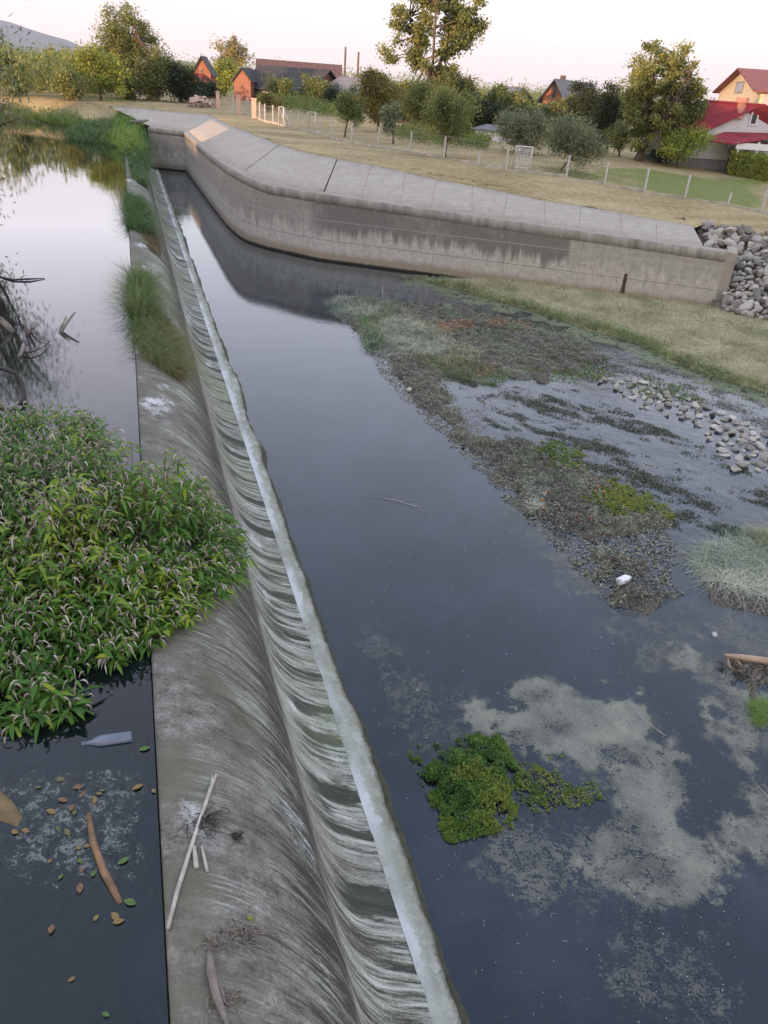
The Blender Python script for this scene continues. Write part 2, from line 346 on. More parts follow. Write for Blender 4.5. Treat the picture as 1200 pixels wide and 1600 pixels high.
def mat_scum():
    t = NT('floating_scum'); v = t.coord(); dn = t.attr('dens'); f = t.noise(v, 42, 5, .75); m = t.noise(v, 9, 5, .7, .6); l = t.noise(v, 3, 4, .6)
    sm = t.math('ADD', dn, t.math('ADD', t.math('MULTIPLY', t.math('SUBTRACT', f, .5), 1.5), t.math('MULTIPLY', t.math('SUBTRACT', m, .5), 1.3)))
    al = t.mapr(sm, .47, .6)
    thick = t.mapr(dn, .45, .95, .3, .88); al = t.math('MULTIPLY', al, thick)
    col = t.ramp(t.math('ADD', t.math('MULTIPLY', l, .5), t.math('MULTIPLY', f, .5)), [(.32, (.12, .125, .1)), (.5, (.22, .225, .18)), (.68, (.33, .325, .25))])
    p = t.pbr(col, .75, t.bump(f, .4, .01), .3); tr = t.n('ShaderNodeBsdfTransparent'); mx = t.n('ShaderNodeMixShader')
    t.l(al, mx.inputs[0]); t.l(tr.outputs[0], mx.inputs[1]); t.l(p, mx.inputs[2]); return t.done(mx.outputs[0])
def mat_stone(name, base, lo=.5, moss=.2):
    t = NT(name); v = t.coord(); oi = t.n('ShaderNodeObjectInfo'); f = t.noise(v, 9, 6, .7); s = t.noise(v, 30, 4, .7)
    c = t.mix(oi.outputs['Random'], tuple(x*lo for x in base), tuple(min(1, x*1.45) for x in base))
    c = t.mix(t.mapr(f, .4, .65, 0, .55), c, tuple(x*.4 for x in base)); c = t.mix(t.mapr(s, .6, .7, 0, moss), c, (.1, .1, .05))
    return t.done(t.pbr(c, .85, t.bump(f, .6, .02), .3))
def mat_brick(name, c1, c2, mort, sc=1.0):
    t = NT(name); b = t.n('ShaderNodeTexBrick'); t.l(t.coord('UV', (1, 1, 1)), b.inputs['Vector']); b.inputs['Scale'].default_value = 4*sc
    t.set(b.inputs['Color1'], c1); t.set(b.inputs['Color2'], c2); t.set(b.inputs['Mortar'], mort); b.inputs['Mortar Size'].default_value = .03
    n = t.noise(t.coord(), 2, 4); c = t.mix(t.mapr(n, .3, .7, 0, .35), b.outputs[0], tuple(x*.6 for x in c1))
    return t.done(t.pbr(c, .9))
def mat_roof(name, c, pitch=3.2):
    t = NT(name); w = t.n('ShaderNodeTexWave', wave_type='BANDS', bands_direction='Y'); t.l(t.coord('UV'), w.inputs[0]); w.inputs['Scale'].default_value = pitch
    n = t.noise(t.coord(), 2.5, 5, .7); cc = t.ramp(n, [(.3, tuple(x*.6 for x in c)), (.7, tuple(min(1, x*1.25) for x in c))])
    cc = t.mix(t.mapr(w.outputs['Fac'], .25, .05, 0, .5), cc, tuple(x*.35 for x in c))
    return t.done(t.pbr(cc, .7, t.bump(w.outputs['Fac'], .4, .03), .3))
def box_uv(o):
    me = o.data; l = me.uv_layers.new(name='UVMap')
    for p in me.polygons:
        n = p.normal
        if abs(n.z) > .9: ux, uy = Vector((1, 0, 0)), Vector((0, 1, 0))
        else:
            ux = Vector((-n.y, n.x, 0)).normalized(); uy = n.cross(ux)
        for li in p.loop_indices:
            co = me.vertices[me.loops[li].vertex_index].co; l.data[li].uv = (co.dot(ux), co.dot(uy))
    return o
# =================================================================== SETTING
ZU, ZD = 0.0, -1.75            # the two water levels
WEND = 52.5                    # far end of the weir
def resample(P, step):
    P = np.asarray(P, float); d = np.r_[0, np.cumsum(np.linalg.norm(np.diff(P[:, :2], axis=0), axis=1))]
    n = max(2, int(d[-1]/step)+1); s = np.linspace(0, d[-1], n)
    return np.stack([np.interp(s, d, P[:, k]) for k in range(P.shape[1])], 1), s
def smooth_line(P, it=2):
    P = np.asarray(P, float)
    for _ in range(it):
        Q = [P[0]]
        for a, b in zip(P[:-1], P[1:]): Q += [a*.75+b*.25, a*.25+b*.75]
        Q.append(P[-1]); P = np.array(Q)
    return P
# --- wall plan from its foot, height from its upper edge
foot_px = [(236, 262), (291, 268)]; top_px = [(225, 198), (295, 208)]
curve = [((291, 268), (295, 208)), ((330, 322), (335, 240)), ((370, 373), (370, 268)), ((417, 388), (425, 289)), ((496, 406), (502, 302)),
         ]
W = []
for f, tpx in [((236, 262), (220, 198))]+curve:
    p = at(f[0], f[1], ZD); W.append([p[0], p[1], ztop(p, tpx[1])])
pr = at(1115, 474, -1.45); W.append([pr[0], pr[1], ztop(pr, 394)])
W = np.array(W)
W[:, 2] = np.clip(W[:, 2], .05, .75); W[0, 2] = .55; W[1, 2] = .5
print('WALL', W.round(2).tolist())
Wc = np.concatenate([W[:2], smooth_line(W[1:5], 2)[1:], W[5:]]) if True else W
Wl, Ws = resample(Wc, .35)
SLOPE_T = [(170, 165), (230, 170), (277, 175), (328, 179), (368, 198), (437, 225), (483, 237), (528, 247), (580, 257), (683, 280), (793, 301), (967, 332), (1082, 352)]
def slab_z(px): return float(np.interp(px, [170, 330, 437, 528, 580, 683, 793, 967, 1082], [1.3, 1.3, 1.3, 1.27, 1.2, 1.0, .8, .52, .36]))
ST = np.array([at(px, py, slab_z(px)) for px, py in SLOPE_T])
print('SLABTOP', ST.round(2).tolist())
# channel polygons in plan
JUNC = np.array([-1.2, 60.0])
far_px = [(206, 196), (165, 205), (127, 196), (60, 190), (10, 184)]
far_shore = [tuple(at(px, py, 0)[:2]) for px, py in far_px]
print('FAR', np.round(far_shore, 1).tolist())
U_poly = [(0.1, -40), (0.1, 53.5)]+far_shore+[(-16, 62), (-12.5, 40), (-7, 25), (-6.2, 12), (-6.5, -40)]
rip_top = [tuple(at(1098, 347, .36)[:2]), tuple(at(1200, 368, .3)[:2])]
dv = np.array(rip_top[1])-np.array(rip_top[0]); dv /= np.linalg.norm(dv)
rip_foot = [tuple(at(1112, 474, -1.3)[:2]), tuple(at(1200, 477, -1.2)[:2])]
rip_poly = [rip_top[0], tuple(np.array(rip_top[1])+dv*12), tuple(np.array(rip_foot[1])+dv*12), rip_foot[0]]
D_poly = [(0.6, -40), (0.6, 53.0)]+[tuple(p[:2]) for p in ST]+[rip_top[0], rip_top[1], tuple(np.array(rip_top[1])+dv*60), (90, -40)]
def land(X, Y):
    g = ground_z(X, Y)+(fbm(X*.35, Y*.35, 4)-.5)*.16
    far = np.clip((np.hypot(X, Y)-120)/900, 0, 1); g = g+far*1.2
    s = sdf(X, Y, U_poly); hU = np.where(s > 0, -1.5*sstep(0, 1.2, s)-.12, g*sstep(0, 3.5, -s)-.1*(1-sstep(0, .5, -s)))
    h = np.minimum(g, hU)
    s2 = sdf(X, Y, D_poly); h = np.where(s2 > -.55, np.minimum(h, g-np.clip((s2+.55)/.3, 0, 1)*(g+2.6)), h)
    near = (X > -.4) & (X < 4) & (Y < 52.0); return np.where(near, -3.0, h)
def axis(a, b, st, lo, hi):
    c = np.arange(a, b+1e-6, st); r = [b]; k = st
    while r[-1] < hi: k *= 1.35; r.append(r[-1]+k)
    l = [a]; k = st
    while l[-1] > lo: k *= 1.35; l.append(l[-1]-k)
    return np.concatenate([l[1:][::-1], c, r[1:]])
gx = axis(-18, 46, .35, -3500, 3500); gy = axis(-12, 92, .4, -2500, 5200)
X, Y = np.meshgrid(gx, gy, indexing='ij'); Zg = land(X, Y)
def grid_faces(nx, ny):
    i, j = np.meshgrid(np.arange(nx-1), np.arange(ny-1), indexing='ij'); a = (i*ny+j).ravel()
    return np.stack([a, a+ny, a+ny+1, a+1], 1)
# greener strips: orchard lawn behind the fence on the right, far left meadow, water margins
GREEN = [(14, 26), (22, 33), (60, 33), (60, 12)]
gat_l = lambda l: [tuple(gat(px, py)[:2]) for px, py in l]
gp = gat_l([(860, 275), (1200, 330), (1200, 285), (1000, 262), (850, 262)])
green = sstep(-1.5, 1.5, sdf(X, Y, gp))*.75+sstep(3, 0, np.abs(sdf(X, Y, U_poly)))*.8+np.where((X < 1) & (Y > 70), .45, 0)+np.where(Y > 95, .4, 0)
tag(mesh_np('ground', np.stack([X, Y, Zg], -1).reshape(-1, 3), grid_faces(*X.shape), mat_lawn(), attrs={'green': np.clip(green, 0, 1).ravel()}, smooth=True), kind='structure')

# verge: the lawn's edge where it laps over the top of the slabs and of the riprap
VL, _ = resample(np.array([list(p) for p in ST]+[[rip_top[0][0], rip_top[0][1], .36], [rip_top[0][0]+dv[0]*26, rip_top[0][1]+dv[1]*26, .32]]), .18)
vt = np.gradient(VL[:, :2], axis=0); vt /= np.linalg.norm(vt, axis=1, keepdims=True); vn = np.stack([-vt[:, 1], vt[:, 0]], 1)
if vn[-1][1] < 0: vn = -vn
rows = []; lapn = (fbm(VL[:, 0]*1.3, VL[:, 1]*1.3, 4)-.5)*.14+.03
for d in (-1, -.6, 0, .5, 1.0, 1.5):
    dd = -lapn*(d == -.6)-(lapn+.04)*(d == -1) if d < 0 else np.full(len(VL), d)
    x = VL[:, 0]+vn[:, 0]*dd; y = VL[:, 1]+vn[:, 1]*dd; gz = ground_z(x, y)+(fbm(x*.35, y*.35, 4)-.5)*.16; k = min(1, max(0, d)/1.5)
    rows.append(np.c_[x, y, (VL[:, 2]+(.012 if d > -1 else -.08))*(1-k)+(gz+.006)*k+(fbm(x*5, y*5, 2)-.5)*.02*(1 if 0 < d < 1.5 else .3)])
V_ = np.stack(rows); tag(mesh_np('ground_verge', V_.reshape(-1, 3), grid_faces(*V_.shape[:2]), bpy.data.materials['dry_lawn'], attrs={'green': np.zeros(V_.shape[0]*V_.shape[1])}, smooth=True), kind='structure')
# --- upstream water and downstream water (sheets)
def water_sheet(name, poly_x, poly_y, z, mat, chopf):
    X, Y = np.meshgrid(poly_x, poly_y, indexing='ij')
    V = np.stack([X, Y, np.full(X.shape, z)], -1).reshape(-1, 3)
    return tag(mesh_np(name, V, grid_faces(*X.shape), mat, attrs={'chop': chopf(X, Y).ravel()}), kind='structure')
M_WU = mat_water('upstream_water', (.008, .0125, .013), .45, .012, 7, 1.33, (.26, .31, .25), .02, .7, (.92, .95, 1))
M_WD = mat_water('basin_water', (.012, .016, .022), .12, .035, 6, 1.33, (.3, .3, .22), .06, .6, (.86, .94, 1))
water_sheet('upstream_water', np.linspace(-20, -.17, 60), np.linspace(-12, 74, 120), ZU, M_WU, lambda X, Y: 0*X+.03)
# --- riverbed, ledge and right bank as one worked height field
bank_px = [(690, 447), (760, 468), (840, 490), (930, 520), (1000, 540), (1060, 572), (1130, 597), (1200, 618)]
bank_line = [tuple(at(px, py, ZD)[:2]) for px, py in bank_px]; b_end = np.array(bank_line[-1])+np.array([4, -9.])
bank_poly = [tuple(at(660, 436, -1.7)[:2])]+bank_line+[tuple(b_end), (40, 4), (40, 30), (19.5, 25), (18.6, 21.8), (12.0, 24.8)]
bx_ = np.arange(1.5, 40, .06); by_ = np.arange(-1, 34, .07)
bx_ = np.concatenate([np.arange(1.5, 15.5, .055), np.arange(15.5, 40, .16)]); by_ = np.concatenate([np.arange(-1, 24, .06), np.arange(24, 58, .3)])
BX, BY = np.meshgrid(bx_, by_, indexing='ij')
ledge_px = [(520, 462), (600, 470), (700, 478), (820, 505), (900, 520), (960, 560), (860, 600), (760, 590), (700, 600), (740, 680), (830, 690), (930, 740), (1040, 800), (1060, 830), (960, 850), (1010, 880), (1060, 930), (1020, 960), (960, 945), (900, 880), (830, 810), (760, 745), (700, 680), (630, 610), (570, 540), (520, 490)]
ledge = [tuple(at(px, py, ZD)[:2]) for px, py in ledge_px]
right_px = [(1075, 870), (1120, 850), (1200, 830), (1300, 900), (1320, 1010), (1200, 965), (1100, 940)]
right_isl = [tuple(at(px, py, ZD)[:2]) for px, py in right_px]
log_isl = [tuple(at(px, py, ZD)[:2]) for px, py in [(1130, 1020), (1200, 1030), (1260, 1060), (1200, 1080), (1195, 1150), (1165, 1110)]]
stone_px = [(930, 590), (985, 590), (1100, 630), (1200, 680), (1290, 740), (1200, 745), (1130, 715), (1085, 660), (1000, 640)]
stone_poly = [tuple(at(px, py, ZD)[:2]) for px, py in stone_px]
nz = fbm(BX*2.2, BY*2.2, 5)-.5; nf = fbm(BX*9+3, BY*9+7, 4)-.5; nb = fbm(BX*.8+9, BY*.8, 3)-.5
sl = sdf(BX, BY, ledge); sb = sdf(BX, BY, bank_poly); sr = sdf(BX, BY, right_isl); sg = sdf(BX, BY, log_isl); ss = sdf(BX, BY, stone_poly)
basin = sstep(5.6, 4.9, BX+nb*.5)
# thin riffle over the stony bed to the right: lets its highest lumps just break the surface
fd = np.array(at(900, 690, ZD)[:2])-np.array(at(760, 645, ZD)[:2]); fd /= np.linalg.norm(fd); FA = BX*fd[0]+BY*fd[1]; FB = -BX*fd[1]+BY*fd[0]
flow = (fbm(FA*.7+7, FB*2.2+40, 5)*.5+fbm(FA*2.1+3, FB*4.5+11, 4)*.5-.5)*1.1; riff = sstep(5.2, 6.4, BX)*sstep(4.5, 8, BY)
h = ZD-.075+flow*.3*riff+nf*.09
h = np.where(BX > 5, h, ZD-.35)-basin*.25
h = np.maximum(h, ZD-.16+sstep(-.35, .45, sl+nz*.8)*.21+nf*.2*sstep(-.3, .3, sl)+nz*.16*sstep(-.3, .3, sl))
h = np.maximum(h, ZD-.16+sstep(-.3, .3, sr+nz*.5)*.25+nf*.1*sstep(-.2, .2, sr))
h = np.maximum(h, ZD-.2+sstep(-.2, .2, sg+nz*.25)*.27+nf*.1*sstep(-.2, .2, sg))
h = np.maximum(h, ZD-.12+sstep(-.4, .4, ss)*.11+nf*.05)
# green algae shelf between the bank and the riffle
shelf = sstep(-2.2, -.3, sb+nz*1.5); h = np.maximum(h, ZD-.12+shelf*.13+nf*.06)
h = np.where(sb > -.4, np.maximum(h, ZD-.03+sstep(-.25, .5, sb)*.17+np.clip(sb, 0, 4)*.05+nf*.05+nz*.06), h)
alg = np.clip(shelf*.62+sstep(-.2, .6, sl)*.2+sstep(.0, .12, flow)*riff*.4+nb*.35, 0, 1); grassm = sstep(-.12, .3, sb+nz*.4)
bed = mesh_np('riverbed', np.stack([BX, BY, h], -1).reshape(-1, 3), grid_faces(*BX.shape), mat_bed(), attrs={'alg': alg.ravel(), 'grass': grassm.ravel()}, smooth=True)
tag(bed, kind='structure')
def bed_z(x, y):
    i = np.clip(np.searchsorted(bx_, x), 0, len(bx_)-1); j = np.clip(np.searchsorted(by_, y), 0, len(by_)-1); return h[i, j]
wx = np.concatenate([np.arange(1.45, 15, .12), np.arange(15, 42, .6)]); wy = np.concatenate([np.arange(-4, 30, .15), np.arange(30, 60, .5)])
water_sheet('downstream_water', wx, wy, ZD, M_WD, lambda X, Y: np.clip(sstep(5.6, 7.2, X-(Y-6)*.02)*sstep(24, 16, Y)*1.0, .03, 1))

# --- weir
wr = empty('weir', (0, 0, -.2), 'long concrete overflow weir with streaked curved face running between the two waters', 'weir')
prof = [(-.165, -.45), (-.165, -.01), (-.15, .022), (-.11, .03), (.0, .028), (.15, .0), (.3, -.06), (.45, -.155), (.58, -.28), (.70, -.42), (.785, -.58), (.845, -.75), (.885, -.9),
        (.925, -1.06), (.985, -1.21), (1.07, -1.35), (1.17, -1.46), (1.3, -1.53), (1.42, -1.565), (1.49, -1.575)]
prof = smooth_line(np.array(prof), 1); pa = np.r_[0, np.cumsum(np.hypot(*np.diff(prof, axis=0).T))]; base_u = .42
un = (pa-base_u)/(pa[-1]-base_u)
ys = np.concatenate([np.arange(.2, 14, .05), np.arange(14, WEND, .12)])
PX = np.repeat(prof[:, :1], len(ys), 1); PZ = np.repeat(prof[:, 1:], len(ys), 1); PY = np.repeat(ys[None], len(prof), 0)
UU = np.repeat(un[:, None], len(ys), 1)
wob = (fbm(PY*.9, UU*2, 3)-.5)*.03*np.clip(UU*3, 0, 1)+(fbm(PY*7, UU*3+4, 4)-.5)*.014*np.clip(UU*2, 0, 1)
flute = (fbm(PY*2.2+1, UU*1.2, 3)-.5)*.022*sstep(.3, .5, UU)*sstep(1.0, .7, UU)
PX = PX+wob+flute; PZ = PZ+wob*.3
# local spalls where the face is rougher
fw = mesh_np('overflow_face', np.stack([PX, PY, PZ], -1).reshape(-1, 3), grid_faces(*PX.shape)[:, ::-1], mat_weir(), wr, attrs={'u': UU.ravel()},
             uv=np.stack([UU*2.2, PY+.85*np.clip(UU+.7, 0, 1.15)+.62*np.clip(UU-.5, 0, 1)], -1).reshape(-1, 2), smooth=True)
tw = np.linspace(0, 1, 8); TY = np.repeat(ys[None], 11, 0)
edge = 1.70+(fbm(ys*1.1, ys*0+2, 4)-.5)*.09+(fbm(ys*8, ys*0+9, 3)-.5)*.035+.06*np.exp(-((ys-12.3)/.4)**2)+.07*np.exp(-((ys-15.5)/1.2)**2)-.04*sstep(30, 50, ys)
TX = np.concatenate([1.485+tw[:, None]*(edge[None]-1.485), edge[None]+.012, edge[None]+.03, edge[None]+.06]); TZ = np.concatenate([np.repeat((-1.572-.03*tw)[:, None], len(ys), 1)+(fbm(TX[:8]*9, TY[:8]*9, 3)-.5)*.02, np.full((1, len(ys)), -1.66), np.full((1, len(ys)), -1.8), np.full((1, len(ys)), -2.3)])
TW = np.concatenate([np.repeat(tw[:, None], len(ys), 1), np.ones((3, len(ys)))*1.1])
mesh_np('toe_ledge', np.stack([TX, TY, TZ], -1).reshape(-1, 3), grid_faces(*TX.shape)[:, ::-1], mat_toe(), wr, attrs={'w': TW.ravel()}, smooth=True)
# submerged olive shelf beside the toe, just under the surface
SX = np.stack([edge+.03, edge+.06+(fbm(ys*2, ys*0+5, 4)-.5)*.07, edge+.1+(fbm(ys*2, ys*0+5, 4)-.5)*.13, edge+.2]); SZ = np.repeat(np.array([-1.738, -1.744, -1.755, -2.2])[:, None], len(ys), 1)
mesh_np('algae_shelf', np.stack([SX, np.repeat(ys[None], 4, 0), SZ], -1).reshape(-1, 3), grid_faces(*SX.shape)[:, ::-1], simple('shelf_algae', (.05, .048, .028), .7, .5, 12), wr, smooth=True)

# --- retaining wall with coping and sloping slabs
wall = empty('retaining_wall', (W[1][0], W[1][1], -2), 'grey stained concrete retaining wall with sloping slabs on top along the far bank', 'wall')
nrm = np.zeros((len(Wl), 2)); tg = np.gradient(Wl[:, :2], axis=0); tg /= np.linalg.norm(tg, axis=1, keepdims=True); nrm = np.stack([-tg[:, 1], tg[:, 0]], 1)  # to the land side (left of travel)
if nrm[-1][1] < 0: nrm = -nrm
def strip(rows, name, mat, parent, uvs=None, smooth=False):
    V = np.stack(rows); n, m = V.shape[:2]; uv = None
    if uvs is not None: uv = np.stack(uvs).reshape(-1, 2)
    return mesh_np(name, V.reshape(-1, 3), grid_faces(n, m)[:, ::-1], mat, parent, uv=uv, smooth=smooth)
def off(d, z): return np.c_[Wl[:, 0]+nrm[:, 0]*d, Wl[:, 1]+nrm[:, 1]*d, z if hasattr(z, '__len__') else np.full(len(Wl), z)]
wt = Wl[:, 2]; rows = []; uvs = []
S0 = Ws-Ws[-1]+57   # distance along the wall
for k, f in enumerate(np.linspace(0, 1, 9)):
    z = -2.5+(wt-.30+2.5)*f; rows.append(off(0.0, z)); uvs.append(np.c_[S0, z+1.75])
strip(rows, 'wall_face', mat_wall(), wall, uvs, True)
mc = mat_coping(); ms0 = mat_slab('coping_top_concrete', .8)
strip([off(.0, wt-.3), off(-.012, wt-.298), off(-.016, wt-.02), off(-.0, wt)], 'coping', mc, wall); strip([off(-.0, wt), off(.12, wt+.01), off(.30, wt+.03)], 'coping_top', ms0, wall)
e = Wl[-1]; tn = tg[-1]; nr = nrm[-1]
mb = MB()   # end block of the wall with its own return face
q = lambda a, b, z: [e[0]+tn[0]*a+nr[0]*b, e[1]+tn[1]*a+nr[1]*b, z]
mb.add([q(.0, .0, -2.5), q(.3, 0, -2.5), q(.3, .6, -2.5), q(.0, .6, -2.5), q(.0, 0, e[2]), q(.3, 0, e[2]-.02), q(.3, .6, e[2]+.1), q(.0, .6, e[2]+.1)], [(0, 1, 5, 4), (1, 2, 6, 5), (2, 3, 7, 6), (4, 5, 6, 7)])
box_uv(mb.build('end_block', mat_slab('end_concrete', .85), wall))
# panels: ruled between the back of the coping and the slab's upper edge
STr, _ = resample(ST[::1], .35)
wfrac = np.array([0, .14, .20, .26, .40, .50, 1.0])
def lerp_line(L, f):
    d = np.r_[0, np.cumsum(np.linalg.norm(np.diff(L[:, :2], axis=0), axis=1))]; return np.array([np.interp(f*d[-1], d, L[:, k]) for k in range(3)])
def frac_near(L, p):
    d = np.r_[0, np.cumsum(np.linalg.norm(np.diff(L[:, :2], axis=0), axis=1))]/1.0; i = np.argmin(np.hypot(L[:, 0]-p[0], L[:, 1]-p[1])); return d[i]/d[-1]
Wb = off(.28, wt+.028)
# matching stations (upper edge pixel -> lower edge pixel)
stn = [((170, 165), (214, 196)), ((230, 170), (245, 200)), ((277, 175), (270, 203)), ((328, 179), (296, 206)), ((368, 198), (318, 226)), ((437, 225), (380, 268)), ((528, 247), (503, 297)), ((580, 257), (566, 306)), ((633, 269), (622, 318)),
       ((683, 280), (675, 325)), ((738, 291), (732, 333)), ((793, 301), (789, 341)), ((850, 310), (848, 350)), ((908, 321), (907, 360)), ((967, 332), (966, 368)), ((1025, 342), (1035, 376)), ((1082, 352), (1097, 384))]
ms = mat_slab(); prs = []
sub = [0, 1, 1, 1, 1, 2, 2, 1, 1, 1, 1, 1, 1, 1, 1, 1, 1]
for (a, b) in stn:
    A = at(a[0], a[1], slab_z(a[0])); best = min(range(len(Wb)), key=lambda i: np.hypot(*(np.array(proj(Wb[i]))-b))); prs.append((A, best))
for k in range(1, len(prs)):
    (A0, i0), (A1, i1) = prs[k-1], prs[k]
    if i1 <= i0: i1 = i0+1
    idx = np.arange(i0, i1+1); f = (idx-i0)/max(1, i1-i0); lo = Wb[idx].copy()
    g0 = .0045/max(.5, np.linalg.norm(A1-A0)) if k != 6 else .012
    up_ = A0[None]*(1-f[:, None])+A1[None]*f[:, None]; d = (f*(1-2*g0)+g0)[:, None]
    if k != 1: up_ = A0[None]*(1-d)+A1[None]*d
    s = np.interp(d[:, 0], f, np.arange(len(f))); lo = np.stack([np.interp(s, np.arange(len(f)), lo[:, c]) for c in range(3)], 1)
    rows = [lo+[0, 0, -.12], lo]+[lo*(1-t)+up_*t for t in (.25, .5, .75, 1)]+[up_+[0, 0, -.15]]
    o = strip(rows, 'slab_panel', ms, wall)
    if k in (4,): o['label'] = 'sloping slab panel catching the last sun'
# =================================================================== FAR LAND: mountain, off-frame ridge added to block the sun
def mountain():
    n = 160; xs = np.linspace(-3200, 2600, n); rows = []
    r0 = np.interp(xs, [-3200, -1500, -1000, -727, -500, -260, -120, 0, 160, 330, 500, 2600], [230, 215, 170, 133, 106, 66, 30, 17, 26, 20, 7, 5])
    crest = r0*(.93+.14*fbm(xs/160, xs*0+3, 4))
    for f, hgt in ((-1, 0), (-.55, .42), (-.25, .82), (0, 1), (.4, .6), (1, 0)):
        rows.append(np.c_[xs, 4600+f*900+60*vnoise(xs/200, xs*0+f*9), crest*hgt*1.25-2])
    V = np.stack(rows); o = mesh_np('mountain', V.reshape(-1, 3), grid_faces(*V.shape[:2])[:, ::-1], simple('forested_slope', (.07, .09, .06), .95, .3, .01), smooth=True)
    tag(o, kind='structure')
mountain()
rgB = np.random.RandomState(77)
def make_shade_ridge():  # unseen mound added to shade the foreground, standing in for riverside trees
    ny = np.arange(-150, 36, .9); prof_ = [(6, -.2), (4.4, .35), (3.2, .75), (1.2, 1), (-1.2, .97), (-3.2, .7), (-6, -.1)]
    top = (14.5+3*(fbm(ny*.12, ny*0, 3)-.5)+2*(fbm(ny*.6, ny*0+8, 2)-.5))*sstep(37, 28, ny)
    rows = []
    for d, f in prof_:
        gy_ = ny-GAPY-d*1.2*.75; gap = np.exp(-(np.where(gy_ > 0, gy_/6.5, gy_/4.0))**4)
        rows.append(np.c_[-46+d*1.2+2*(fbm(ny*.3, ny*0+d, 3)-.5), ny, np.where(gap > .4, np.minimum(f*top, 4.5), f*top)])
    V = np.stack(rows); tag(mesh_np('shade_ridge', V.reshape(-1, 3), grid_faces(*V.shape[:2]), simple('shade_ridge_green', (.05, .06, .03), .95, .4, .6)), kind='structure')
# gap cut into the added ridge so one low beam reaches the far slab
patch = at(345, 205, .9); tpar = (patch[0]+46)/.8; GAPY = patch[1]-.6*tpar
make_shade_ridge()

# =================================================================== TREES
BARK = simple('tree_bark', (.12, .09, .065), .95, .4, 8, .6)
LM = {'green': leafmat('leaf_green', (0.079, 0.123, 0.032), (0.149, 0.201, 0.049), (0.280, 0.298, 0.079)),
      'olive': leafmat('leaf_olive', (0.105, 0.143, 0.042), (0.194, 0.223, 0.067), (0.357, 0.340, 0.105)),
      'amber': leafmat('leaf_amber', (0.114, 0.116, 0.035), (0.228, 0.201, 0.060), (0.438, 0.324, 0.088)),
      'dark': leafmat('leaf_dark', (0.024, 0.038, 0.016), (0.046, 0.062, 0.024), (0.078, 0.096, 0.036)),
      'grey': leafmat('leaf_greygreen', (0.123, 0.149, 0.079), (0.201, 0.228, 0.123), (0.333, 0.333, 0.175)),
      'lime': leafmat('leaf_lime', (0.140, 0.193, 0.035), (0.263, 0.315, 0.061), (0.473, 0.455, 0.088))}
